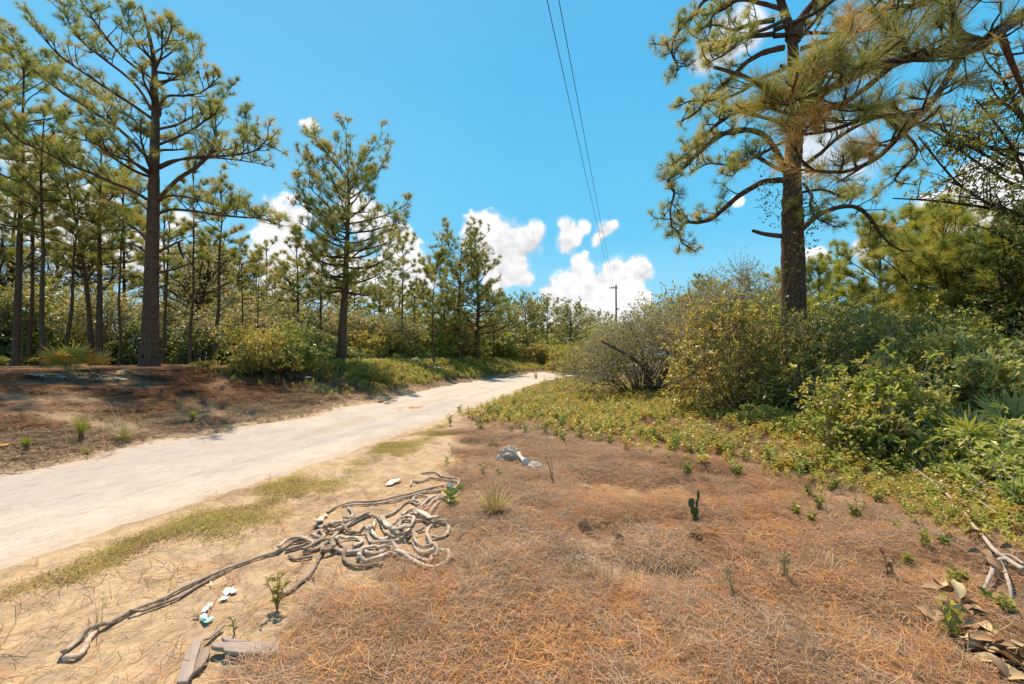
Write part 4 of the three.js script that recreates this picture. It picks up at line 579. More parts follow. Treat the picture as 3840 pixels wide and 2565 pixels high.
function matGeo(seed, n, rad, len) { R = rng(seed); const mb = new MB(); for (let k = 0; k < n; k++) { const a = rr(0, 6.28), r = Math.sqrt(R()) * rad, b = rr(0, 6.28); leaf(mb, V(Math.cos(a) * r, rr(0.003, 0.02), Math.sin(a) * r), V(Math.cos(b), rr(0, 0.5), Math.sin(b)).normalize(), V(rr(-0.4, 0.4), 1, rr(-0.4, 0.4)).normalize(), len * rr(0.6, 1.2), len * 0.55, vary(WHITE, 0.25, 0.1)); } return mb.geo(); }
function wispGeo(seed, n, h, w, spread) { R = rng(seed); const mb = new MB(); for (let k = 0; k < n; k++) { const a = rr(0, 6.28), s = rr(0.1, spread); blade(mb, V(rr(-0.03, 0.03), 0, rr(-0.03, 0.03)), V(Math.cos(a) * s, 1, Math.sin(a) * s).normalize(), h * rr(0.5, 1.1), w, rr(0.1, 0.9), vary(WHITE, 0.25, 0.08), 3); } return mb.geo(); }
{
  const TAN = [[0.45, 0.22, 0.09], [0.38, 0.165, 0.06], [0.46, 0.26, 0.13], [0.33, 0.205, 0.125], [0.56, 0.27, 0.085], [0.2, 0.105, 0.06], [0.4, 0.28, 0.19]];
  const A = [], B = [], G = [], clear = [[930, 2450, 0.26], [770, 2500, 0.24], [860, 2460, 0.2], [3640, 2420, 0.2], [3730, 2490, 0.2], [3560, 2360, 0.14], [720, 2560, 0.2], [770, 2330, 0.2]].map(([x, y, r]) => [gp(...Q(x, y)), r]);
  R = rng(601);
  for (let k = 0; k < 140000 && A.length < 24000; k++) {      // right foreground, denser near the eye
    const d = 1.3 + Math.pow(R(), 1.3) * 11, x = rr(-2.4, 1.2 + d * 1.05), q = litter(x, d) * (1 - 0.55 * cover(x, d)); if (R() > Math.pow(q, 1.6) * (0.05 + 0.95 * ss(0.42, 0.57, fbm(x * 1.5, d * 1.5, 4, 88)))) continue;
    if (BARE.some(([p, r]) => Math.hypot(p.x - x, p.z + d) < r * rr(0.3, 1.1)) && R() < 0.85) continue;
    if (clear.some(([p, r]) => Math.hypot(p.x - x, p.z + d) < r * rr(0.75, 1.15))) continue;
    const grey = clamp(ss(0.42, 0.62, fbm(x * 0.8 + 3, d * 0.8, 3, 99)) + ss(1.2, -0.8, x) * 0.5, 0, 1);
    A.push([gpt(x, d, rr(0, 0.012)), rr(0, 6.28), rr(0.75, 1.35), vary(R() < grey * 0.4 ? pick([TAN[3], TAN[6], [0.34, 0.25, 0.185]]) : pick(TAN), 0.32), rr(-0.08, 0.08), rr(-0.08, 0.08)]);
  }
  for (let k = 0; k < 1200; k++) { const d = rr(1.4, 6), x = rr(-5, 0.3); if (lat(x, d) < HALF + 0.05 && R() < 0.93) continue; if (R() < 0.5 + moss(x, d)) B.push([gpt(x, d, 0.004), rr(0, 6.28), rr(0.8, 1.3), vary(pick([TAN[4], TAN[1], TAN[2]]), 0.15)]); }
  R = rng(602);
  for (let k = 0; k < 16000 && G.length < 5200; k++) { const d = rr(5.5, 19), x = cx(d) - HALF - rr(0.1, 12); const s = -lat(x, d) - HALF, q = ss(0.1, 1.4, s) * ss(0.35, 0.6, fbm(x * 0.9, d * 0.9, 3, 81)); if (R() > q * 0.9 + 0.06) continue; G.push([gpt(x, d, 0.006), rr(0, 6.28), rr(1, 1.7), vary(s > 2 ? pick([[0.3, 0.15, 0.07], [0.24, 0.125, 0.065], [0.36, 0.17, 0.07]]) : pick([[0.33, 0.22, 0.14], [0.28, 0.18, 0.11]]), 0.2)]); }
  scatter('pine_needle_litter', strawGeo(1, 64, 0.17, 0.05, 0.17, 0.0017, 0.05), M.straw, A, 'thick bed of fallen orange-brown pine needles on the right foreground', 'pine needles');
  scatter('loose_needles', strawGeo(2, 7, 0.2, 0.1, 0.24, 0.0026, 0.008), M.straw, B, 'thin scatter of single needles over the bare sand', 'pine needles');
  scatter('pine_duff', strawGeo(3, 34, 0.24, 0.08, 0.22, 0.006, 0.03), M.straw, G, 'dark needle duff on the bank left of the road', 'pine needles');
  // moss-like creeping plants on the sand strip
  R = rng(603); const Ms = [];
  for (let k = 0; k < 60000 && Ms.length < 1500; k++) { const d = rr(2.2, 14), x = cx(d) + HALF + rr(0, 1.6); if (R() > Math.pow(moss(x, d), 1.2)) continue; Ms.push([gpt(x, d, 0.001), rr(0, 6.28), rr(0.6, 1.2), vary(pick([[0.42, 0.36, 0.07], [0.36, 0.33, 0.06], [0.46, 0.35, 0.12], [0.3, 0.2, 0.11]]), 0.2)]); }
  scatter('creeping_moss', matGeo(4, 44, 0.1, 0.016), M.dull, Ms, 'yellow-green creeping mat growing in strips on the sand beside the road', 'moss');
  // yellow-green low plants
  R = rng(604); const S1 = [], S2 = [], COL = [[0.4, 0.37, 0.04], [0.34, 0.34, 0.045], [0.48, 0.38, 0.045], [0.25, 0.28, 0.045], [0.44, 0.27, 0.055]];
  for (let k = 0; k < 90000 && S1.length < 9500; k++) { const d = 3 + Math.pow(R(), 1.3) * 24, x = rr(-2, 2 + d * 0.75); if (lat(x, d) < HALF || R() > Math.pow(cover(x, d), 1.45) * (0.25 + ss(0.35, 0.6, fbm(x * 0.9, d * 0.9, 3, 55)))) continue; S1.push([gpt(x, d), rr(0, 6.28), rr(0.6, 1.25) * (d < 6 ? 0.75 : 1), vary(pick(COL), 0.2, 0.1), rr(-0.2, 0.2), rr(-0.2, 0.2)]); }
  for (let k = 0; k < 90000 && S2.length < 6500; k++) { const d = rr(11, 45), x = cx(d) - HALF - rr(0.2, 6); if (R() > cover(x, d) * (0.3 + ss(0.3, 0.6, fbm(x, d, 3, 57)))) continue; S2.push([gpt(x, d), rr(0, 6.28), rr(0.6, 1.1) * (d > 18 ? 1.25 : 0.85), vary(pick(COL), 0.2, 0.1)]); }
  scatter('low_ground_cover', sprigGeo(5, 7, 0.2, 0.075, 0.03), M.leaf, S1, 'yellow-green knee-low plants carpeting the right side before the bushes', 'ground cover');
  scatter('verge_ground_cover', sprigGeo(6, 7, 0.2, 0.075, 0.034), M.leaf, S2, 'bright green low plants along the far left verge of the road', 'ground cover');
  // dry grass between
  R = rng(605); const W = [];
  for (let k = 0; k < 30000 && W.length < 1500; k++) { const d = rr(1.6, 13), x = rr(-2.2, 1 + d); if (R() > litter(x, d) * ss(0.5, 0.62, fbm(x * 0.9 + 12, d * 0.9, 3, 66)) * (0.4 + cover(x, d))) continue; W.push([gpt(x, d), rr(0, 6.28), rr(0.5, 1.2), vary(pick([[0.55, 0.42, 0.25], [0.5, 0.36, 0.22], [0.44, 0.36, 0.16]]), 0.2)]); }
  for (let k = 0; k < 40000 && W.length < 3200; k++) { const d = rr(6, 22), x = cx(d) - HALF - rr(0.1, 3); if (R() > ss(0.45, 0.65, fbm(x * 0.9 + 12, d * 0.9, 3, 67))) continue; W.push([gpt(x, d), rr(0, 6.28), rr(0.5, 1.1), vary(pick([[0.42, 0.32, 0.2], [0.36, 0.32, 0.12], [0.4, 0.27, 0.17]]), 0.2)]); }
  scatter('dry_grass', wispGeo(7, 14, 0.16, 0.0045, 0.9), M.straw, W, 'short wispy dead grass growing through the needle litter', 'dry grass');
  // white shell grit
  R = rng(606); const st = [], pg = new THREE.IcosahedronGeometry(1, 0), sg = pg.attributes.position; for (let k = 0; k < sg.count; k++) { const f = 0.7 + 0.5 * hash(Math.round(sg.getX(k) * 99), Math.round(sg.getY(k) * 99), Math.round(sg.getZ(k) * 99)); sg.setXYZ(k, sg.getX(k) * f, sg.getY(k) * f * 0.5, sg.getZ(k) * f); } pg.computeVertexNormals(); pg.deleteAttribute('uv'); pg.setAttribute('color', new THREE.Float32BufferAttribute(new Float32Array(sg.count * 3).fill(1), 3));
  for (const [fx, fy, w, n] of [[2030, 1930, 55, 60], [2100, 2060, 90, 45], [2190, 2080, 50, 40], [2210, 2330, 30, 14], [2000, 2060, 60, 14], [2560, 1870, 300, 16], [1700, 2350, 300, 14], [1400, 2380, 200, 10], [1990, 1880, 300, 18], [2700, 2300, 500, 16], [1000, 1640, 200, 16], [1500, 1480, 200, 26], [900, 1560, 300, 20]]) for (let k = 0; k < n; k++) { const p = gp(...Q(fx + (R() + R() - 1) * w, fy + (R() + R() - 1) * w * 0.5)), s = rr(0.006, 0.02); st.push([p.add(V(0, s * 0.25, 0)), rr(0, 6.28), [s * rr(0.8, 1.5), s, s * rr(0.8, 1.4)], vary(pick([[0.78, 0.7, 0.6], [0.7, 0.6, 0.48], [0.8, 0.76, 0.68]]), 0.1)]); }
  scatter('white_grit', pg, M.stone, st, 'white shell and lime grit sprinkled over the litter and sand', 'grit');
}
console.log('cover');

// ------------------------------------------------------------------ saw palmettos
function frondGeo(seed, n, len, green, tip) {
  R = rng(seed); const mb = new MB();
  tube(mb, smooth([V(0, 0, 0), V(0, len * 0.35, 0.02), V(0, len * 0.62, 0.09)], 5), [0.012, 0.006], 4, mixc(green, tip, 0.4));
  const hub = V(0, len * 0.62, 0.09);
  for (let k = 0; k < n; k++) {
    const a = lerp(-1.95, 1.95, (k + 0.5) / n) + rr(-0.05, 0.05), d = V(Math.sin(a), Math.cos(a), 0.28 + rr(-0.08, 0.08)).normalize(), L = len * rr(0.42, 0.6) * (1 - Math.abs(a) * 0.08), side = V(Math.cos(a), -Math.sin(a), 0), w = len * 0.024, nn = side.clone().cross(d).normalize(), c = mixc(green, tip, clamp(rr(-0.3, 0.9), 0, 1)), ct = mixc(c, tip, 0.6);
    const m = hub.clone().addScaledVector(d, L * 0.45), e = hub.clone().addScaledVector(d, L).add(V(0, -L * rr(0.02, 0.18), 0)), f = nn.clone().multiplyScalar(w * 0.45);
    const o = mb.v(hub, nn, c), r = mb.v(m.clone().addScaledVector(side, w).add(f), nn, c), l = mb.v(m.clone().addScaledVector(side, -w).add(f), nn, c), ce = mb.v(m, nn, c), t = mb.v(e, nn, ct); mb.t(o, r, ce); mb.t(o, ce, l); mb.t(ce, r, t); mb.t(ce, t, l);
  }
  return mb.geo();
}
const FR = { green: frondGeo(1, 20, 0.9, [0.24, 0.28, 0.045], [0.42, 0.36, 0.06]), gold: frondGeo(2, 20, 0.9, [0.42, 0.34, 0.05], [0.7, 0.3, 0.04]), dead: frondGeo(3, 18, 0.9, [0.3, 0.2, 0.13], [0.42, 0.28, 0.18]), grey: frondGeo(4, 14, 0.9, [0.42, 0.37, 0.31], [0.5, 0.45, 0.38]), dark: frondGeo(5, 20, 0.9, [0.09, 0.13, 0.035], [0.16, 0.2, 0.05]) };
function palmetto(p, sc, list, seed, label, tiltMax = 1.2) {   // list of frond kinds
  R = rng(seed); const g = base('saw_palmetto', p, rr(0, 6), sc); tag(g, label, 'palmetto', 'saw palmettos');
  const tb = new MB(); tube(tb, smooth([V(-0.1, -0.05, 0), V(0, 0.06, 0), V(0.05, 0.14, 0)], 6), [0.09, 0.06], 8, [0.16, 0.11, 0.075], { bump: (a, t) => 0.8 + 0.4 * n2(a * 3, t * 9) }); tb.build('stem', M.twig, g);
  list.forEach((k, i) => { const f = mesh('frond', FR[k], k === 'dead' || k === 'grey' ? M.dry : M.leaf, g); f.position.set(rr(-0.04, 0.04), 0.06, rr(-0.04, 0.04)); const tilt = k === 'dead' || k === 'grey' ? rr(1.1, 1.7) : rr(0.12, tiltMax); f.rotation.set(tilt, i * 2.4 + rr(-0.3, 0.3), rr(-0.2, 0.2), 'YXZ'); f.scale.setScalar(rr(0.75, 1.1)); });
}
const rep = (k, n) => Array(n).fill(k);
palmetto(gp(...Q(265, 1424)), 1.0, [...rep('green', 5), ...rep('gold', 7), ...rep('dead', 2), ...rep('grey', 3)], 1, 'saw palmetto with upright green and orange fans beside the slender pine', 0.5);
palmetto(gp(...Q(352, 1416)), 0.8, [...rep('gold', 3), ...rep('dead', 8), ...rep('grey', 2)], 2, 'browned saw palmetto just right of the green and orange one');
palmetto(gp(...Q(1075, 1390)), 0.95, [...rep('green', 6), ...rep('gold', 2), ...rep('grey', 2)], 3, 'yellow-green saw palmetto in front of the broad olive bush', 0.6);
palmetto(gp(...Q(1130, 1412)), 0.75, [...rep('gold', 5), ...rep('grey', 3)], 4, 'low bright orange palmetto fan beside the yellow-green one', 1.3);
palmetto(gp(...Q(1590, 1378)), 1.1, [...rep('dark', 6), ...rep('grey', 3)], 5, 'dark palmetto on the verge left of the thin straight pine');
palmetto(gp(...Q(1500, 1370)), 1.0, [...rep('dark', 5), ...rep('grey', 3)], 6, 'dark palmetto with pale dead fans under the thicket');
palmetto(gp(...Q(1660, 1368)), 0.8, [...rep('gold', 3), ...rep('grey', 4)], 7, 'pale dry palmetto between the thin straight pine and the slim pine');
palmetto(gp(...Q(1765, 1372)), 0.9, [...rep('gold', 6), ...rep('green', 2)], 8, 'orange palmetto at the foot of the stout dense pine');
palmetto(gpt(3.78 * 6.2 / 3.75, 6.15), 1.0, [...rep('dark', 7), ...rep('green', 3), ...rep('grey', 1)], 9, 'green saw palmetto half hidden among the right-hand shrubs', 0.9);
palmetto(gpt(7.1, 6.4), 1.1, [...rep('dark', 8), ...rep('green', 2)], 10, 'shaded palmetto at the right edge behind the glossy-leaved shrub', 1.0);

// ------------------------------------------------------------------ utility pole and two wires
{
  const p0 = gpt(11.5, 50), p1 = gpt(-12.29, -46), top = 9.25;
  for (const [p, label] of [[p0, 'far wooden utility pole with a short crossarm above the bend'], [p1, 'wooden utility pole standing behind the viewer']]) {
    const g = base('utility_pole', p), tb = new MB(); tube(tb, [V(0, -0.3, 0), V(0, 5, 0), V(0, top, 0)], [0.11, 0.095, 0.08], 12, [0.24, 0.19, 0.15]); tb.build('post', M.bark, g); tag(g, label, 'utility pole', 'utility poles');
    const cb = new MB(); tube(cb, [V(-0.75, top - 0.35, 0), V(0.2, top - 0.35, 0)], [0.06, 0.06], 4, [0.15, 0.12, 0.1]); cb.build('crossarm', M.twig, g);
    for (const x of [-0.45, -0.25]) { const ib = new MB(); tube(ib, [V(x, top - 0.3, 0), V(x, top - 0.2, 0), V(x, top - 0.14, 0)], [0.035, 0.045, 0.02], 8, [0.3, 0.28, 0.26]); ib.build('insulator', M.metal, g); }
  }
  for (const [dx, sag, label] of [[-0.45, 1.25, 'left one of the two overhead wires'], [-0.25, 1.18, 'right one of the two overhead wires']]) { const mb = new MB(), pts = []; for (let k = 0; k <= 60; k++) { const t = k / 60, q = V(p0.x + dx, p0.y + top - 0.14, p0.z).lerp(V(p1.x + dx, p1.y + top - 0.14, p1.z), t); q.y -= sag * 4 * t * (1 - t); pts.push(q); } tube(mb, pts, [0.0075, 0.0075], 6, [0.05, 0.05, 0.055]); tag(mb.build('power_line', M.metal), label, 'wire', 'overhead wires'); }
}

// ------------------------------------------------------------------ the tangle of old rope
{
  R = rng(701);
  const zA = (x, y) => Q(1050 + x / 3.13, 1850 + y / 3.13), z7 = (x, y) => Q(900 + x / 1.957, 1600 + y / 1.957), z8 = (x, y) => Q(x / 1.957, 1800 + y / 1.957);
  const g = base('rope_tangle', gp(385, 545)); tag(g, 'heap of weathered grey rope tangled on the sand with one long looped end', 'rope');
  const used = [];
  const strand = (Z, pts, r, lvl, col = [0.46, 0.37, 0.3], flat = 1) => {
    const mb = new MB(); let P = pts.map(([x, y]) => gp(...Z(x, y)));
    P = smooth(P, Math.max(10, pts.length * 7));
    // lie on the ground or on the strands already there
    const hgt = P.map((p) => { let h = H(p.x, p.z) + r * 0.8 * flat; for (const [q, qr] of used) if (Math.abs(q.x - p.x) < 0.08 && Math.abs(q.z - p.z) < 0.08) { const dd = Math.hypot(q.x - p.x, q.z - p.z); if (dd < (qr + r) * 1.1) h = Math.max(h, q.y + (qr + r) * 0.72); } return Math.min(h, H(p.x, p.z) + 0.13 + lvl * 0.02); });
    P.forEach((p, k) => { let s = 0, w = 0; for (let j = -3; j <= 3; j++) { const i = clamp(k + j, 0, P.length - 1); s += hgt[i]; w++; } p.y = Math.max(s / w, H(p.x, p.z) + r * 0.7 * flat); });
    for (const p of P) used.push([p.clone(), r]);
    const ph = rr(0, 9), c0 = vary(col, 0.15, 0.05); r *= 0.76;
    const Q2 = smooth(P, P.length * 3), dense = Q2.map((p) => p.clone().sub(g.position));
    tube(mb, dense, (t) => r * (0.9 + 0.22 * n2(t * 26 + ph, 3)), 12, (t, a) => { const k = 0.55 + 0.45 * n2(t * 60 + ph, a * 1.3) + 0.4 * n2(t * 9 + ph, 7) ; return [c0[0] * k, c0[1] * k, c0[2] * k]; }, { squash: flat * 0.85, bump: (a, t, l) => 0.93 + 0.1 * Math.sin(a * 3 + l * 90) + 0.16 * n2(a * 3 + ph, l * 45) });
    mb.build('rope', M.rope, g, true);
  };
  const C1 = [0.42, 0.32, 0.245], C2 = [0.27, 0.195, 0.145], C3 = [0.53, 0.425, 0.34];
  strand(z8, [[470, 1322], [560, 1315], [610, 1270], [650, 1190], [700, 1125]], 0.02, 0, C1);
  strand(z8, [[470, 1322], [462, 1295], [510, 1245], [600, 1175], [700, 1120], [800, 1070], [920, 1000], [1020, 950], [1200, 880], [1400, 775], [1560, 705], [1700, 650], [1900, 580], [2050, 530], [2150, 470], [2280, 450], [2348, 470]], 0.017, 0, [0.32, 0.24, 0.18]);
  strand(z8, [[950, 1000], [1100, 955], [1300, 880], [1450, 790], [1540, 740], [1700, 665]], 0.013, 0, C2);
  strand(zA, [[560, 650], [480, 740], [420, 850], [350, 960], [230, 1070], [90, 1180], [-30, 1230]], 0.018, 0, C2);
  strand(zA, [[110, 750], [200, 790], [380, 760]], 0.016, 0, C2);
  strand(z7, [[750, 595], [830, 580], [960, 575], [1080, 560], [1200, 530], [1350, 490], [1480, 475]], 0.017, 0, [0.42, 0.34, 0.28]);
  strand(z7, [[640, 640], [700, 600], [800, 565], [960, 555], [1150, 520], [1350, 470], [1500, 440]], 0.015, 0, C2);
  strand(z7, [[1255, 440], [1265, 405], [1320, 412], [1400, 385], [1560, 405], [1600, 415], [1590, 460], [1540, 505], [1460, 560], [1400, 620], [1390, 660]], 0.019, 1, C1);
  strand(z7, [[1330, 350], [1430, 340], [1490, 375], [1590, 395], [1605, 440], [1560, 490], [1500, 540], [1430, 560]], 0.018, 1, C1);
  strand(zA, [[660, 690], [800, 720], [950, 710], [1100, 740], [1220, 700]], 0.024, 0, [0.4, 0.32, 0.26]);
  strand(zA, [[640, 560], [720, 620], [760, 700], [750, 780], [820, 850], [900, 870], [1050, 870], [1120, 850], [1200, 860]], 0.018, 0, C2);
  strand(zA, [[1190, 300], [1300, 260], [1390, 200], [1440, 150], [1520, 110], [1620, 150], [1640, 120], [1560, 80], [1620, 40], [1740, 60], [1720, 140], [1690, 180]], 0.018, 1, C1);
  strand(zA, [[1850, 150], [1790, 230], [1740, 310], [1600, 330], [1440, 330], [1400, 400], [1440, 440]], 0.018, 1, C1);
  strand(zA, [[1880, 40], [1780, 130], [1660, 230], [1500, 270], [1420, 330], [1330, 390], [1220, 400]], 0.018, 2, C1);
  strand(zA, [[1830, 40], [1740, 110], [1640, 190], [1500, 215], [1430, 290]], 0.017, 2, C3);
  strand(zA, [[370, 545], [450, 560], [515, 520], [470, 455], [425, 480], [400, 530]], 0.02, 0, C1);
  strand(zA, [[860, 640], [960, 590], [900, 545], [840, 540], [720, 560], [640, 600]], 0.02, 0, C3);
  strand(zA, [[910, 795], [960, 730], [1050, 650], [1130, 640], [1200, 690], [1290, 660]], 0.018, 1, C3);
  strand(zA, [[910, 795], [980, 822], [1100, 790], [1220, 750], [1310, 720], [1400, 760]], 0.021, 1, C3);
  strand(zA, [[1320, 640], [1420, 700], [1560, 750], [1660, 795], [1750, 815], [1785, 760], [1770, 650], [1740, 560]], 0.02, 1, C3);
  strand(zA, [[1590, 500], [1570, 600], [1620, 690], [1740, 740], [1850, 715], [1955, 690], [1985, 760], [1950, 825], [1850, 885], [1740, 885], [1640, 850], [1500, 785], [1350, 745]], 0.021, 1, C3);
  strand(zA, [[1560, 520], [1600, 630], [1680, 690], [1780, 720]], 0.02, 2, C1);
  strand(zA, [[1570, 230], [1640, 300], [1750, 350], [1880, 350], [1960, 380], [1975, 450], [1900, 520], [1780, 545]], 0.02, 2, C3, 0.7);
  strand(zA, [[1960, 375], [1850, 370], [1770, 400], [1728, 470], [1745, 580], [1790, 680], [1845, 760], [1800, 805]], 0.018, 3, C1);
  strand(zA, [[1010, 480], [1040, 530], [1080, 600], [1200, 590], [1350, 575], [1480, 540], [1560, 480], [1690, 440]], 0.02, 1, [0.36, 0.29, 0.24]);
  strand(zA, [[1000, 430], [1080, 480], [1130, 530], [1220, 560], [1290, 520]], 0.019, 2, C3);
  strand(zA, [[1115, 330], [1090, 430], [1050, 480]], 0.019, 2, C3);
  strand(zA, [[1480, 480], [1540, 400], [1570, 330], [1500, 300]], 0.018, 2, C3);
  strand(zA, [[-20, 700], [100, 605], [250, 572], [390, 600], [450, 660], [380, 690], [270, 725]], 0.02, 1, C1);
  strand(zA, [[60, 690], [200, 650], [300, 620]], 0.018, 0, C2);
  strand(zA, [[270, 725], [400, 655], [540, 570], [620, 530], [720, 440], [790, 400], [900, 340], [1010, 285], [1090, 280], [1170, 330], [1210, 430], [1260, 500], [1330, 550], [1450, 560], [1540, 545]], 0.02, 3, C1);
  strand(zA, [[400, 410], [440, 395], [500, 440], [640, 470], [760, 440], [830, 400]], 0.019, 2, C1);
  strand(zA, [[530, 420], [620, 370], [720, 350], [840, 360], [930, 320], [1040, 275]], 0.018, 2, [0.36, 0.29, 0.24]);
  strand(zA, [[520, 480], [600, 420], [700, 420], [800, 470], [930, 480], [1000, 460]], 0.02, 1, C2);
  strand(zA, [[640, 640], [560, 640], [490, 690], [520, 740], [620, 700], [600, 620]], 0.024, 1, C2);
  strand(zA, [[800, 190], [840, 230], [850, 285], [800, 320], [740, 340]], 0.021, 0, C1);
  strand(zA, [[545, 265], [500, 285], [465, 340], [445, 400]], 0.035, 0, C3, 0.35);
  strand(zA, [[1190, 350], [1230, 420], [1300, 470], [1380, 480]], 0.032, 3, C3, 0.45);
  strand(zA, [[1600, 270], [1680, 320], [1760, 360], [1850, 380]], 0.034, 3, C3, 0.45);
  strand(zA, [[1300, 500], [1380, 530], [1460, 520], [1540, 545]], 0.034, 3, [0.36, 0.29, 0.24], 0.5);
}

// ------------------------------------------------------------------ boards, scraps of paper, plastic bag
function sheet(name, Z, poly, th, m, col, lift, label, category, group, grain = 0.2) {   // a flat piece cut to an outline on the ground
  const P = poly.map(([x, y]) => gp(...Z(x, y))), c = P.reduce((a, p) => a.add(p), V(0, 0, 0)).divideScalar(P.length), n = P.length;
  let far = 0, ax = 0; for (let i = 0; i < n; i++) for (let j = 0; j < i; j++) { const d = P[i].distanceTo(P[j]); if (d > far) { far = d; ax = Math.atan2(P[j].z - P[i].z, P[j].x - P[i].x); } }
  const s = new THREE.Shape(P.map((p) => new THREE.Vector2(p.x - c.x, -(p.z - c.z)))), g = new THREE.ExtrudeGeometry(s, { depth: th, bevelEnabled: th > 0.01, bevelSize: 0.003, bevelThickness: 0.003, bevelSegments: 1, steps: 1 }); g.rotateX(-Math.PI / 2);
  const a = g.attributes.position, uv = g.attributes.uv, cc = new Float32Array(a.count * 3);
  for (let k = 0; k < a.count; k++) { const x = a.getX(k), z = a.getZ(k), u = x * Math.cos(ax) + z * Math.sin(ax), w = -x * Math.sin(ax) + z * Math.cos(ax), q = 1 + (n2(w * 60, u * 6) - 0.5) * grain; uv.setXY(k, w / 0.16, u / 0.5); cc.set([col[0] * q, col[1] * q, col[2] * q], k * 3); if (th < 0.01) a.setY(k, a.getY(k) + (n2(x * 14 + c.x * 9, z * 14) - 0.3) * 0.03); }
  g.setAttribute('color', new THREE.BufferAttribute(cc, 3)); if (th < 0.01) g.computeVertexNormals();
  const o = mesh(name, g, m); o.position.copy(c); o.position.y = Math.max(...P.map((p) => p.y)) * 0.5 + c.y * 0.5 + lift; tag(o, label, category, group); return o;
}
{
  const zp = (x, y) => Q(650 + x / 4.07, 2180 + y / 4.07), WD = [0.4, 0.31, 0.26], z7 = (x, y) => Q(900 + x / 1.957, 1600 + y / 1.957);
  sheet('weathered_board', zp, [[590, 1112], [650, 1060], [900, 1052], [1600, 1048], [1590, 1100], [1600, 1150], [1545, 1180], [1530, 1215], [1480, 1232], [1100, 1215], [790, 1212], [770, 1185], [775, 1165], [620, 1150], [600, 1130]], 0.018, M.wood, WD, 0.02, 'split grey board lying crosswise on the sand', 'board', 'weathered boards');
  sheet('wood_splinter', zp, [[740, 970], [790, 965], [980, 1015], [1130, 1040], [1000, 1046], [900, 1036], [790, 1008]], 0.014, M.wood, WD, 0.025, 'curled splinter of grey wood behind the crosswise board', 'splinter');
  sheet('weathered_board', zp, [[300, 1030], [350, 1012], [425, 1008], [395, 1140], [330, 1380], [285, 1520], [240, 1570], [200, 1640], [60, 1650], [140, 1400], [195, 1250]], 0.018, M.wood, WD, 0.022, 'narrow grey board running out of the bottom of the picture', 'board', 'weathered boards');
  sheet('weathered_board', zp, [[412, 1130], [550, 1140], [545, 1190], [520, 1270], [470, 1350], [400, 1435], [345, 1460], [300, 1490], [345, 1370]], 0.016, M.wood, [0.35, 0.27, 0.22], 0.015, 'short broken grey board tucked against the narrow one', 'board', 'weathered boards');
  sheet('wood_strip', zp, [[455, 975], [560, 880], [720, 728], [792, 728], [700, 815], [560, 945]], 0.008, M.wood, [0.4, 0.28, 0.21], 0.012, 'thin strip of wood pointing away beyond the boards', 'splinter');
  const PW = [0.5, 0.5, 0.5];
  for (const [poly, c, l] of [[[[680, 325], [760, 250], [830, 255], [850, 290], [790, 310]], PW, 'white paper scrap, largest of the torn row'], [[[745, 225], [800, 150], [920, 115], [930, 165], [850, 200], [800, 235]], PW, 'crumpled white paper scrap at the far end of the torn row'], [[[870, 170], [985, 145], [960, 180], [880, 208]], [0.55, 0.55, 0.55], 'grey paper sliver at the far end of the torn row'], [[[420, 510], [470, 420], [545, 400], [540, 450], [480, 505]], PW, 'folded white scrap in the middle of the torn row'], [[[515, 410], [540, 380], [605, 370], [590, 405]], [0.8, 0.83, 0.88], 'small white flap above the folded scrap'], [[[300, 545], [400, 535], [395, 575], [310, 580]], [0.14, 0.12, 0.12], 'dark scrap beside the teal wrapper'], [[[405, 590], [440, 570], [500, 575], [520, 610], [610, 575], [612, 600], [480, 685], [445, 650]], [0.3, 0.7, 0.68], 'teal and white torn wrapper on the sand'], [[[440, 590], [490, 575], [515, 620], [480, 660], [450, 640]], [0.78, 0.86, 0.9], 'white patch of paper on the teal wrapper'], [[[558, 50], [580, 45], [585, 95], [562, 95]], PW, 'tiny white scrap by the long rope end']]) sheet('paper_scrap', zp, poly, 0.002, M.paper, c, c[0] === 0.78 ? 0.03 : 0.012, l, 'paper scrap', 'torn paper on the sand', 0.05);
  sheet('paper_scrap', z7, [[1065, 440], [1100, 410], [1190, 392], [1180, 405], [1110, 435]], 0.002, M.paper, [0.5, 0.47, 0.43], 0.012, 'white scrap on the sand above the rope heap', 'paper scrap', 'torn paper on the sand', 0.05);
  sheet('plastic_scrap', z7, [[1510, 440], [1540, 432], [1565, 445], [1550, 462], [1520, 460]], 0.006, M.paper, [0.1, 0.14, 0.17], 0.02, 'dark blue plastic scrap among the upper rope strands', 'scrap');
  // yellow scrap at the left edge and orange bark on the road
  sheet('plastic_scrap', (x, y) => Q(x, y), [[-30, 1670], [35, 1673], [38, 1680], [0, 1690], [-30, 1692]], 0.004, M.paper, [0.75, 0.42, 0.02], 0.02, 'yellow plastic scrap at the left edge beyond the road', 'scrap');
  const zr = (x, y) => Q(1300 + x / 3.355, 1450 + y / 3.355);
  for (const [poly, l] of [[[[610, 318], [650, 298], [760, 290], [790, 262], [860, 270], [958, 265], [900, 285], [800, 298], [700, 310]], 'long piece of orange bark lying on the road'], [[[478, 228], [520, 195], [548, 205], [530, 225]], 'small orange bark chip left of the long piece'], [[[565, 185], [600, 172], [638, 178], [625, 190]], 'orange bark chip beyond the long piece'], [[[395, 205], [430, 178], [470, 176], [440, 200]], 'faded bark chip at the left side of the road']]) sheet('bark_chip', zr, poly, 0.02, M.wood, [0.5, 0.22, 0.06], 0.012, l, 'bark', 'bark on the road', 0.5);
}
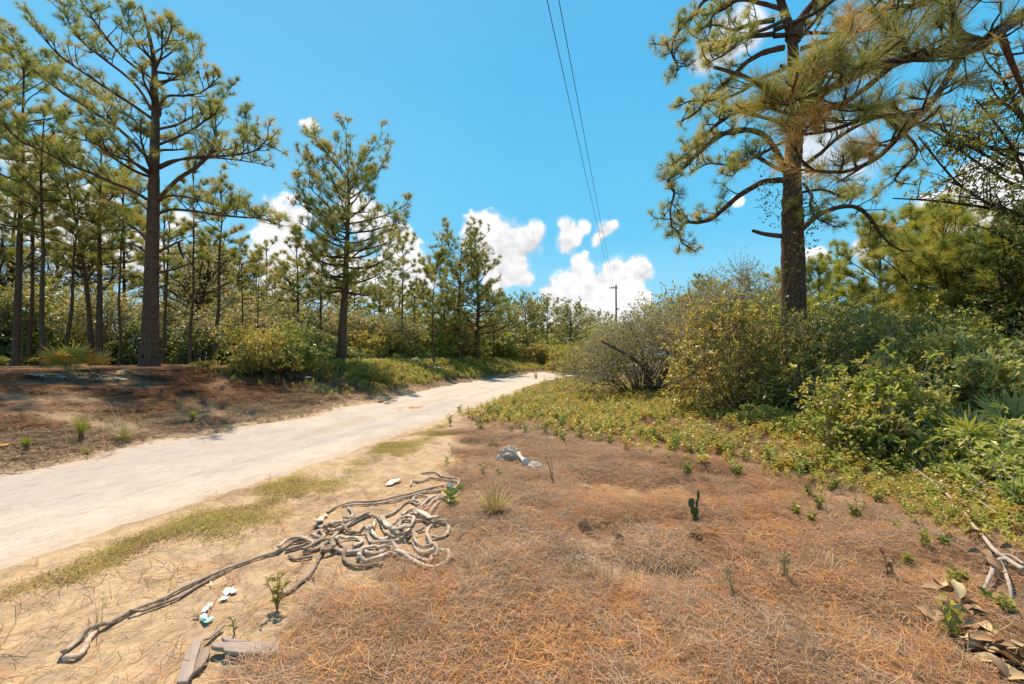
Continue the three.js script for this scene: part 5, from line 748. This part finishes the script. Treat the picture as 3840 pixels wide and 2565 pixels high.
{ // crumpled plastic bag: two bulges joined by a twisted neck
  R = rng(711); const zb = (x, y) => Q(1850 + x / 4.473, 1650 + y / 4.473), c = gp(...zb(430, 430)), g = base('plastic_bag', c); tag(g, 'crumpled grey see-through plastic bag snagged on the needle litter', 'plastic bag');
  const bulge = (p, rx, ry, rz, seed, col, name) => { const ge = new THREE.IcosahedronGeometry(1, 12), a = ge.attributes.position, cc = new Float32Array(a.count * 3); for (let k = 0; k < a.count; k++) { const v = V(a.getX(k), a.getY(k), a.getZ(k)), f = 0.72 + 0.5 * Math.abs(fbm3(v.x * 2.2 + seed, v.y * 2.2, v.z * 2.2, 4) - 0.5) * 2 + 0.14 * n3(v.x * 6 + seed, v.y * 6, v.z * 6); let y = v.y * ry * f; if (y < -ry * 0.35) y = -ry * 0.35 - (y + ry * 0.35) * 0.05; a.setXYZ(k, v.x * rx * f, y + ry * 0.35, v.z * rz * f); const q = 0.8 + 0.4 * n3(v.x * 4, v.y * 4, v.z * 4 + seed); cc.set([col[0] * q, col[1] * q, col[2] * q], k * 3); } ge.setAttribute('color', new THREE.BufferAttribute(cc, 3)); ge.deleteAttribute('normal'); ge.computeVertexNormals(); const o = mesh(name, ge, M.bag, g); o.position.copy(p).sub(c); return o; };
  const a = gp(...zb(270, 400)), b = gp(...zb(680, 530));
  bulge(a, 0.2, 0.2, 0.16, 3, [0.56, 0.46, 0.38], 'bag_body'); bulge(b, 0.16, 0.11, 0.12, 8, [0.66, 0.57, 0.49], 'bag_bulge').rotation.y = -0.6;
  const mb = new MB(), p1 = a.clone().sub(c).add(V(0.12, 0.14, 0)), p2 = b.clone().sub(c).add(V(-0.08, 0.09, -0.02)); tube(mb, smooth([p1, p1.clone().lerp(p2, 0.35).add(V(0, 0.0, 0)), p2], 14), [0.06, 0.022, 0.03, 0.09], 14, [0.7, 0.62, 0.55], { bump: (an, t) => 0.75 + 0.5 * n2(an * 3, t * 3) }); mb.build('twisted_neck', M.bag, g, true);
}
console.log('litter');

// ------------------------------------------------------------------ grasses, seedlings, cactus, sticks, cones, leaves
function tussock(name, p, n, h, w, spread, cols, seed, label, stalks = 0) {
  R = rng(seed); const g = base(name, p), mb = new MB(), db = new MB(); tag(g, label, 'grass', 'grass clumps');
  for (let k = 0; k < n; k++) { const a = rr(0, 6.28), s = Math.pow(R(), 0.8) * spread, r = rr(0, 0.05); blade(k % 4 ? mb : db, V(Math.cos(a) * r, -0.01, Math.sin(a) * r), V(Math.cos(a) * s, 1, Math.sin(a) * s).normalize(), h * rr(0.5, 1.1), w, rr(0.2, 1.3), vary(k % 4 ? pick(cols) : [0.45, 0.33, 0.2], 0.2), 4); }
  for (let k = 0; k < stalks; k++) { const a = rr(0, 6.28), s = rr(0.2, 0.9); blade(db, V(0, 0, 0), V(Math.cos(a) * s - 0.35, 1, Math.sin(a) * s).normalize(), h * rr(1.8, 2.8), w * 0.7, rr(0.1, 0.5), vary([0.62, 0.5, 0.4], 0.15), 5); }
  stuffed(mb.build('blades', M.straw, g)).name = 'green_blade'; stuffed(db.build('dry_blade', M.straw, g));
}
tussock('bunch_grass', gp(...Q(1855, 1935)), 320, 0.36, 0.007, 0.95, [[0.46, 0.36, 0.12], [0.38, 0.31, 0.09], [0.52, 0.38, 0.17]], 31, 'straw-coloured bunch grass right of the rope heap');
tussock('bunch_grass', gp(...Q(1850, 1680)), 150, 0.34, 0.006, 0.9, [[0.36, 0.27, 0.15], [0.42, 0.3, 0.18]], 32, 'brown withered bunch grass behind the plastic bag on its left');
tussock('bunch_grass', gp(...Q(465, 1655)), 220, 0.4, 0.007, 1.1, [[0.36, 0.34, 0.08], [0.44, 0.38, 0.12], [0.3, 0.3, 0.07]], 33, 'sprawling green grass clump with tall dry stalks across the road', 14);
tussock('bunch_grass', gp(...Q(325, 1700)), 60, 0.22, 0.006, 1.0, [[0.36, 0.34, 0.08]], 34, 'small grass tuft on the far road edge');
tussock('bunch_grass', gp(...Q(2040, 1490)), 160, 0.5, 0.008, 0.9, [[0.45, 0.38, 0.16], [0.34, 0.32, 0.09]], 35, 'pale bunch grass at the front of the right-hand ground cover');
tussock('bunch_grass', gp(...Q(2130, 1540)), 110, 0.4, 0.007, 0.9, [[0.5, 0.38, 0.2], [0.4, 0.33, 0.14]], 36, 'dry bunch grass with reddish base among the green cover');
tussock('bunch_grass', gp(...Q(2010, 1420)), 120, 0.6, 0.01, 0.5, [[0.42, 0.36, 0.12], [0.4, 0.3, 0.1]], 37, 'tall thin grasses where the road narrows', 10);
tussock('bunch_grass', gp(...Q(2260, 1885)), 26, 0.16, 0.005, 0.7, [[0.6, 0.5, 0.32]], 38, 'tiny bleached grass tuft left of the cactus');
tussock('bunch_grass', gp(...Q(1490, 2500)), 14, 0.26, 0.004, 0.35, [[0.4, 0.34, 0.07]], 39, 'thin upright yellow grass near the bottom of the picture');
tussock('bunch_grass', gp(...Q(365, 2365)), 7, 0.3, 0.006, 0.8, [[0.42, 0.36, 0.12]], 40, 'few-bladed grass sprouting over the long rope end');
tussock('bunch_grass', gp(...Q(425, 2250)), 9, 0.16, 0.004, 1.2, [[0.36, 0.24, 0.13]], 41, 'spidery brown grass above the long rope end');
tussock('bunch_grass', gp(...Q(1965, 2080)), 60, 0.34, 0.0035, 2.6, [[0.5, 0.38, 0.27]], 42, 'flattened spray of long dry stalks in the litter');
function bottleBrush(p, h, seed, label) { R = rng(seed); const g = base('pine_seedling', p), tb = new MB(), nb = new MB(); tag(g, label, 'seedling', 'longleaf pine seedlings'); tube(tb, [V(0, -0.03, 0), V(0, h * 0.2, 0), V(0.01, h * 0.42, 0)], [0.05, 0.04, 0.02], 9, [0.13, 0.085, 0.06], { bump: (a, t) => 0.75 + 0.5 * n2(a * 4, t * 12) }); for (let k = 0; k < 7; k++) tuft(nb, V(0, h * (0.42 + k * 0.035), 0), V(rr(-0.2, 0.2), 1, rr(-0.2, 0.2)).normalize(), h * 0.62, 34, 0.004, [0.34, 0.34, 0.05], 2, 0.6); tb.build('stem', M.twig, g); stuffed(nb.build('needles', M.needle, g)).name = 'needle_brush'; }
bottleBrush(gp(...Q(303, 1660)), 0.46, 21, 'stubby longleaf seedling with a bright green brush at the far road edge');
bottleBrush(gp(...Q(722, 1588)), 0.3, 22, 'smaller longleaf seedling farther along the bank');
bottleBrush(gp(...Q(97, 1698)), 0.26, 23, 'thin longleaf seedling near the left edge beyond the road');
function sprout(p, h, n, len, wid, cols, seed, label, stems = 2, group = 'small sprouting plants') {
  R = rng(seed); const g = base('sprout', p), tb = new MB(), lb = new MB(); tag(g, label, 'plant', group);
  for (let s = 0; s < stems; s++) { const a = rr(0, 6.28), t = rr(0.05, 0.4), q = smooth([V(0, -0.01, 0), V(Math.cos(a) * t * h * 0.4, h * 0.5, Math.sin(a) * t * h * 0.4), V(Math.cos(a) * t * h, h * rr(0.8, 1.05), Math.sin(a) * t * h)], 8); tube(tb, q, [0.005, 0.002], 5, [0.3, 0.2, 0.1]); for (let k = 0; k < n; k++) { const b = k * 2.4 + s, d = V(Math.cos(b), rr(0.2, 1), Math.sin(b)).normalize(); leaf(lb, q[Math.min(8, 2 + Math.floor(k / n * 7))], d, V(rr(-0.3, 0.3), 0.6, 0.5 + rr(-0.3, 0.3)).normalize(), len * rr(0.75, 1.15), wid, vary(pick(cols), 0.2), rr(0.1, 0.35)); } }
  tb.build('stem', M.twig, g); stuffed(lb.build('leaves', M.leaf, g)).name = 'foliage';
}
const SPG = [[0.26, 0.32, 0.04], [0.34, 0.36, 0.06], [0.2, 0.27, 0.04]], SPY = [[0.4, 0.36, 0.05], [0.34, 0.28, 0.05]];
sprout(gp(...Q(1690, 1902)), 0.17, 8, 0.1, 0.038, SPG, 51, 'bright green broad-leaved sprout growing through the rope heap', 3);
sprout(gp(...Q(1730, 1850)), 0.1, 7, 0.07, 0.024, SPG, 52, 'small green sprout just right of the upper rope strands', 2);
sprout(gp(...Q(1040, 2285)), 0.22, 8, 0.05, 0.03, SPY, 53, 'yellowish leafy sprout by the lower rope tail', 4);
sprout(gp(...Q(880, 2378)), 0.13, 5, 0.035, 0.02, SPG, 54, 'lone little seedling between the paper scraps and the boards', 1);
sprout(gp(...Q(1700, 1700)), 0.16, 5, 0.06, 0.022, SPG, 55, 'thin sprout on the sand left of the plastic bag', 1);
sprout(gp(...Q(1675, 1745)), 0.12, 5, 0.06, 0.02, SPG, 56, 'low sprout on the sand below the thin one', 2);
sprout(gp(...Q(1808, 1790)), 0.2, 6, 0.06, 0.022, SPG, 57, 'slim sprout below the plastic bag', 2);
sprout(gp(...Q(1875, 1800)), 0.14, 6, 0.06, 0.024, SPY, 58, 'yellowish sprout in front of the plastic bag', 2);
sprout(gp(...Q(2075, 1825)), 0.42, 9, 0.02, 0.006, [[0.2, 0.15, 0.06]], 59, 'bare dark twiggy weed right of the plastic bag', 3);
sprout(gp(...Q(2940, 2190)), 0.26, 20, 0.05, 0.009, [[0.2, 0.22, 0.08], [0.26, 0.25, 0.1]], 60, 'narrow-leaved upright weed in the middle of the needle bed', 2);
sprout(gp(...Q(2760, 2270)), 0.2, 18, 0.045, 0.008, [[0.24, 0.24, 0.1]], 61, 'feathery weed left of the narrow-leaved one', 2);
sprout(gp(...Q(3330, 2180)), 0.2, 8, 0.045, 0.03, [[0.12, 0.15, 0.03], [0.3, 0.1, 0.05]], 62, 'dark sprout with a few red leaves near the right side', 2);
sprout(gp(...Q(860, 1410)), 0.12, 4, 0.05, 0.02, SPG, 63, 'tiny sprout on the far bank', 2);
sprout(gp(...Q(1875, 2440)), 0.08, 6, 0.03, 0.008, SPG, 64, 'tiny green sprig near the bottom middle', 2);
sprout(gp(...Q(3265, 2560)), 0.06, 7, 0.035, 0.02, SPY, 65, 'yellow-green sprig at the bottom edge right of centre', 2);
{ // leafy sprouts where the green cover thins out
  R = rng(712); const spots = [[1790, 1600], [1830, 1620], [1880, 1590], [1900, 1560], [1960, 1610], [1990, 1640], [2030, 1650], [2060, 1600], [2100, 1630], [1760, 1570], [2130, 1650], [2190, 1630], [2250, 1600], [2290, 1660], [2330, 1640], [2400, 1640], [2480, 1690], [2560, 1700], [2640, 1720], [2700, 1700], [1970, 1570], [1820, 1560], [2160, 1590], [2360, 1600], [2450, 1640], [1690, 1610], [2780, 1770], [2860, 1740], [2960, 1800], [2620, 1790]];
  for (const [x, y] of spots) sprout(gp(...Q(x + rr(-45, 45), y + rr(-25, 25))), rr(0.12, 0.3), 9, 0.09, 0.032, SPG, Math.floor(R() * 1e6), 'leafy green sprout at the ragged front of the ground cover', 3, 'sprouts in front of the ground cover');
  for (const [x, y] of [[3020, 1960], [3060, 1990], [3110, 1930], [3200, 1960], [3240, 1980], [3160, 1850], [3300, 1900], [3380, 2000], [3480, 2090], [3560, 2080], [3640, 2180], [3600, 2230], [3680, 2260], [3080, 1840], [3000, 1890], [3420, 2140], [3700, 2400], [3600, 2400], [3790, 2330]]) { const s = Math.floor(R() * 1e6); sprout(gp(...Q(x + rr(-40, 40), y + rr(-20, 20))), rr(0.07, 0.22), 10, 0.045, 0.036, [[0.3, 0.3, 0.035], [0.46, 0.4, 0.045], [0.22, 0.24, 0.03]], s, 'small green vine-like plant in the litter before the right-hand shrubs', 3, 'small plants before the right-hand shrubs'); }
}
{ // prickly pear
  R = rng(713); const g = base('prickly_pear', gp(...Q(2612, 1962))); tag(g, 'small prickly pear cactus of stacked dark green pads', 'cactus'); g.scale.setScalar(0.85);
  const pad = (p, w, h, tilt, turn) => { const ge = new THREE.SphereGeometry(1, 18, 14), a = ge.attributes.position, cc = new Float32Array(a.count * 3); for (let k = 0; k < a.count; k++) { const y = a.getY(k), t = (y + 1) / 2; a.setXYZ(k, a.getX(k) * w * (0.62 + 0.45 * t), (y + 1) * h / 2, a.getZ(k) * 0.014); const q = 0.85 + 0.3 * n2(a.getX(k) * 5, y * 5); cc.set([0.085 * q, 0.092 * q, 0.03 * q], k * 3); } ge.setAttribute('color', new THREE.BufferAttribute(cc, 3)); ge.computeVertexNormals(); const o = mesh('pad', ge, M.cactus, g); o.position.copy(p); o.rotation.set(0, turn, tilt); const sb = new MB(); for (let k = 0; k < 34; k++) { const x = rr(-0.8, 0.8), y = rr(0.1, 0.95), zz = k % 2 ? 0.013 : -0.013, q = V(x * w * Math.sqrt(Math.max(0.05, 1 - Math.pow(2 * y - 1, 2))), y * h, zz); const d = V(rr(-0.5, 0.5), rr(-0.2, 0.6), zz * 70).normalize(), s = perp(d).multiplyScalar(0.0006); const i = [mb(sb, q.clone().add(s)), mb(sb, q.clone().sub(s)), mb(sb, q.clone().addScaledVector(d, rr(0.012, 0.03)))]; sb.t(...i); } stuffed(sb.build('spine', M.dry, o)); };
  const mb = (b, p) => b.v(p, V(0, 0, 1), [0.6, 0.55, 0.45]);
  pad(V(-0.01, -0.02, 0), 0.045, 0.1, 0.05, 0.3); pad(V(-0.012, 0.07, 0), 0.05, 0.11, 0.12, -0.2); pad(V(-0.05, 0.16, 0), 0.05, 0.12, 0.1, 0.4); pad(V(0.0, 0.165, 0.005), 0.03, 0.1, -0.2, 0.9); pad(V(0.02, 0.25, 0.005), 0.022, 0.12, -0.05, 1.0);
}
{ // fallen grey branch on the right, with its forks
  R = rng(714); const zf = (x, y, up) => gp(...Q(2600 + x / 1.813, 1700 + y / 1.813), up), g0 = zf(1900, 560, 0), g = base('fallen_branch', g0); tag(g, 'pale dead branch with forks fallen at the edge of the right-hand shrubs', 'branch');
  const C = [0.4, 0.315, 0.255], main = [zf(1450, 140, 0.14), zf(1600, 245, 0.13), zf(1720, 350, 0.12), zf(1840, 470, 0.11), zf(1900, 560, 0.1), zf(1980, 650, 0.09), zf(2060, 750, 0.09), zf(2140, 800, 0.08), zf(2248, 870, 0.08)];
  const br = (pts, r) => { const mb = new MB(); tube(mb, smooth(pts.map((p) => p.clone().sub(g0)), pts.length * 5), r, 9, (t, a) => vary(C, 0.1), { bump: (a, t, l) => 0.85 + 0.3 * n2(a * 2, l * 30) }); mb.build('limb', M.twig, g, true); };
  br(main, [0.008, 0.011, 0.014, 0.017]);
  br([main[7], zf(2080, 790, 0.07), zf(2020, 880, 0.05), zf(1960, 985, 0.02)], [0.016, 0.009]); br([zf(2080, 780, 0.06), zf(2130, 880, 0.05), zf(2160, 990, 0.04), zf(2150, 1090, 0.02)], [0.013, 0.008]); br([main[1], zf(1750, 310, 0.14), zf(1900, 360, 0.16), zf(2000, 375, 0.14)], [0.01, 0.006]); br([zf(1890, 350, 0.16), zf(1940, 320, 0.18), zf(1985, 310, 0.2)], [0.008, 0.005]); br([zf(1960, 980, 0.03), zf(1870, 1060, 0.03), zf(1845, 1110, 0.03), zf(1840, 1150, 0.02)], [0.009, 0.004]); br([zf(1930, 410, 0.15), zf(2030, 480, 0.14), zf(2130, 540, 0.13), zf(2240, 590, 0.12)], [0.006, 0.004]); br([zf(2060, 760, 0.08), zf(2160, 790, 0.1), zf(2248, 850, 0.1)], [0.01, 0.008]); 
}
function stick(pts, r, col, label, m = M.twig) { const P = smooth(pts.map(([x, y, u]) => gp(...Q(x, y), (u ?? 0) + r * 1.2)), pts.length * 4), c = P[0].clone(), mb = new MB(); tube(mb, P.map((p) => p.sub(c)), [r, r * 0.7], 7, (t, a) => vary(col, 0.12), { bump: (a, t, l) => 0.8 + 0.4 * n2(a * 2, l * 40) }); const o = mb.build('stick', m, null, true); o.position.copy(c); tag(o, label, 'stick', 'sticks on the ground'); }
stick([[1980, 1868], [2030, 1895], [2080, 1912]], 0.014, [0.5, 0.42, 0.36], 'short grey stick right of the straw-coloured bunch grass');
stick([[3110, 2500], [3180, 2530], [3260, 2570]], 0.009, [0.5, 0.42, 0.34], 'grey stick crossing the bottom edge right of centre');
stick([[2340, 2545], [2450, 2560], [2560, 2580]], 0.008, [0.5, 0.42, 0.35], 'pale twig along the bottom edge');
stick([[2590, 2110], [2620, 2180], [2640, 2260]], 0.006, [0.45, 0.35, 0.27], 'thin stalk lying below the cactus');
stick([[1960, 2000], [1965, 2080], [1985, 2140]], 0.004, [0.5, 0.38, 0.26], 'long bent straw stalk in the middle of the litter');
stick([[2800, 1975], [2830, 2000], [2850, 2020]], 0.006, [0.6, 0.52, 0.45], 'bleached twig right of the cactus');
stick([[1940, 1890], [2000, 1930], [2060, 1960]], 0.004, [0.48, 0.36, 0.24], 'thin brown stalk below the short grey stick');
stick([[1735, 1730], [1775, 1735]], 0.01, [0.2, 0.14, 0.1], 'short dark twig left of the plastic bag');
stick([[1110, 2540], [1160, 2545], [1215, 2548]], 0.008, [0.1, 0.07, 0.05], 'charred stick at the bottom edge left of centre');
stick([[2845, 2245], [2890, 2190], [2920, 2170]], 0.005, [0.6, 0.5, 0.4], 'pale twig leaning by the narrow-leaved weed');
stick([[2600, 2190], [2615, 2240], [2640, 2290]], 0.009, [0.42, 0.34, 0.28], 'rotten grey stick in the needle bed below the cactus');
{ // pine cones on the ground
  R = rng(715); const big = (() => { const mb = new MB(); for (let k = 0; k < 9; k++) { const t = k / 8, r = 0.034 * Math.sin(0.35 + t * 2.5); for (let s = 0; s < 9; s++) { const a = s * 0.698 + k * 0.35, o = V(Math.cos(a) * r * 0.5, t * 0.11, Math.sin(a) * r * 0.5), d = V(Math.cos(a), 0.35, Math.sin(a)).normalize(); leaf(mb, o, d, V(-Math.cos(a) * 0.3, 1, -Math.sin(a) * 0.3).normalize(), r * 0.9 + 0.008, 0.02, vary([0.42, 0.28, 0.18], 0.3), 0.1); } } tube(mb, [V(0, 0, 0), V(0, 0.1, 0)], [0.016, 0.008], 6, [0.1, 0.065, 0.045]); return mb.geo(); })();
  const cone = (x, y, s, label, group) => { const p = gp(...Q(x, y), 0.03 * s), o = mesh('pine_cone', big, M.dry); o.position.copy(p); o.rotation.set(rr(1.2, 1.8), rr(0, 6.28), 0, 'YXZ'); o.scale.setScalar(s); tag(o, label, 'pine cone', group); };
  cone(2635, 2033, 1.0, 'open pine cone just below the cactus', 'cones on the needle bed'); cone(2330, 2030, 0.9, 'weathered pine cone in the needle bed left of the cactus', 'cones on the needle bed'); cone(2215, 1998, 1, 'grey pine cone beside the white grit', 'cones on the needle bed');
  for (const [x, y] of [[541, 1458], [613, 1545], [828, 1533], [840, 1458], [930, 1478], [985, 1474], [560, 1575], [675, 1440], [720, 1480], [755, 1510], [640, 1490], [590, 1510], [880, 1500]]) cone(x, y, rr(1.1, 1.5), 'fallen pine cone on the shaded bank across the road', 'cones on the bank');
}
{ // big brown dry leaves in the lower right corner
  R = rng(716); const dry = (() => { const mb = new MB(); const n = 6; const rows = []; for (let k = 0; k <= n; k++) { const t = k / n, w = 0.03 * Math.sin(Math.PI * Math.pow(t, 0.8)) + 0.001, y = 0.03 * Math.sin(t * 3) - 0.01, row = []; for (let s = -2; s <= 2; s++) row.push(mb.v(V(s / 2 * w * (1 + 0.15 * Math.sin(k * 2.1 + s)), y * 0.7 + Math.abs(s) * w * 0.22 + 0.004 * Math.sin(k * 1.7 + s * 2), t * 0.14), V(0, 1, 0), [1 * (0.9 + 0.1 * (s % 2)), 0.95, 0.9])); rows.push(row); } for (let k = 0; k < n; k++) for (let s = 0; s < 4; s++) { mb.t(rows[k][s], rows[k + 1][s], rows[k + 1][s + 1]); mb.t(rows[k][s], rows[k + 1][s + 1], rows[k][s + 1]); } return mb.geo(true); })();
  const mats = [[0.34, 0.18, 0.09], [0.45, 0.27, 0.14], [0.24, 0.12, 0.06], [0.54, 0.35, 0.19]].map((c) => new THREE.MeshStandardMaterial({ color: new THREE.Color().setRGB(...c), roughness: 0.7, side: THREE.DoubleSide, vertexColors: true }));
  const put = (x, y, up, s, label, group, mi) => { const o = mesh('dry_leaf', dry, mats[mi ?? Math.floor(R() * 4)]); o.position.copy(gp(...Q(x, y), up)); o.rotation.set(rr(-0.6, 0.6), rr(0, 6.28), rr(-0.8, 0.8)); o.scale.setScalar(s); tag(o, label, 'dry leaf', group); };
  for (let k = 0; k < 85; k++) { const t = Math.pow(R(), 0.8), x = lerp(3520, 3830, t) + rr(-60, 60), y = lerp(2300, 2560, t) + rr(-70, 60); put(x, y, rr(0.025, 0.09), rr(0.75, 1.15), 'big curled brown leaf in the leaf pile at the lower right corner', 'leaf pile at the lower right'); }
  for (let k = 0; k < 14; k++) put(rr(3600, 3840), rr(2040, 2180), rr(0.03, 0.1), rr(0.8, 1.1), 'brown leaf caught under the fallen branch', 'leaves under the fallen branch', 2);
  for (const [x, y, l] of [[3345, 2398, 'single tan leaf right of centre in the needle bed'], [2852, 2388, 'single tan leaf in the needle bed below the narrow-leaved weed'], [3250, 2360, 'pale leaf fragment lying flat in the needle bed'], [3380, 2075, 'tan leaf at the edge of the shrubs'], [2370, 1785, 'small pale leaf in the litter behind the cactus']]) put(x, y, 0.02, 0.7, l, undefined, 3);
}
{ // rusty orange lump half buried in needles
  R = rng(717); const zo = (x, y) => Q(2200 + x / 5.87, 2300 + y / 5.87), p = gp(...zo(760, 800)), g = base('rusty_lump', p); tag(g, 'rust-orange broken lump half buried in the pine needles', 'rusty lump');
  const dome = (rx, ry, rz, col, name, off, seed) => { const ge = new THREE.IcosahedronGeometry(1, 8), a = ge.attributes.position, cc = new Float32Array(a.count * 3); for (let k = 0; k < a.count; k++) { const v = V(a.getX(k), a.getY(k), a.getZ(k)), f = 0.8 + 0.4 * fbm3(v.x * 2 + seed, v.y * 2, v.z * 2, 4); a.setXYZ(k, v.x * rx * f, v.y * ry * f, v.z * rz * f); const q = 0.6 + 0.8 * n3(v.x * 6, v.y * 6, v.z * 6); cc.set([col[0] * q, col[1] * q, col[2] * q], k * 3); } ge.setAttribute('color', new THREE.BufferAttribute(cc, 3)); ge.deleteAttribute('normal'); ge.computeVertexNormals(); const o = mesh(name, ge, M.stone, g); o.position.copy(off); };
  dome(0.075, 0.03, 0.05, [0.5, 0.22, 0.045], 'rusty_crust', V(0, 0.008, -0.02), 2); dome(0.03, 0.024, 0.024, [0.45, 0.16, 0.02], 'orange_knob', V(-0.06, 0.012, 0.03), 5); dome(0.05, 0.022, 0.022, [0.07, 0.06, 0.055], 'dark_core', V(0.03, 0.006, 0.04), 9);
}
{ // vine climbing the massive trunk
  R = rng(718); const [a, b, o0, mid] = vineSpots, g = base('climbing_vine', o0), lb = new MB(), tb = new MB(); tag(g, 'leafy vine climbing the massive pine trunk', 'vine');
  const stem = []; for (let k = 0; k <= 26; k++) { const t = k / 26, y = t * 7.2; stem.push(V(-0.02 + Math.sin(t * 7 + 2) * 0.42, y, Math.cos(t * 7 + 2) * 0.2 + 0.3)); } tube(tb, stem, [0.012, 0.005], 5, [0.2, 0.14, 0.09]);
  for (let k = 0; k < 520; k++) { const t = R(), p = stem[Math.floor(t * 26)].clone(), band = Math.exp(-Math.pow((p.y - 4.7) / 0.7, 2)) + 0.6 * Math.exp(-Math.pow((p.y - 6.4) / 0.5, 2)); if (R() > band + 0.08) continue; p.add(V(rr(-0.45, 0.45), rr(-0.3, 0.3), rr(-0.05, 0.3))); clump(lb, p, V(rr(-0.4, 0.4), -0.2, 1).normalize(), 4, 0.07, 0.045, [[0.3, 0.28, 0.04], [0.18, 0.2, 0.04], [0.4, 0.3, 0.05]], 0.2); }
  for (let k = 0; k < 150; k++) { const p = a.clone().sub(o0).add(V((R() + R() - 1) * 0.7, (R() + R() - 1) * 1.0 - 0.3, rr(-0.2, 0.3))); clump(lb, p, V(rr(-0.5, 0.5), -0.3, 0.8).normalize(), 3, 0.065, 0.042, [[0.3, 0.3, 0.04], [0.12, 0.14, 0.03]], 0.3); }
  tb.build('stem', M.twig, g); stuffed(lb.build('foliage', M.leaf, g));
}
renderer.render(scene, camera);
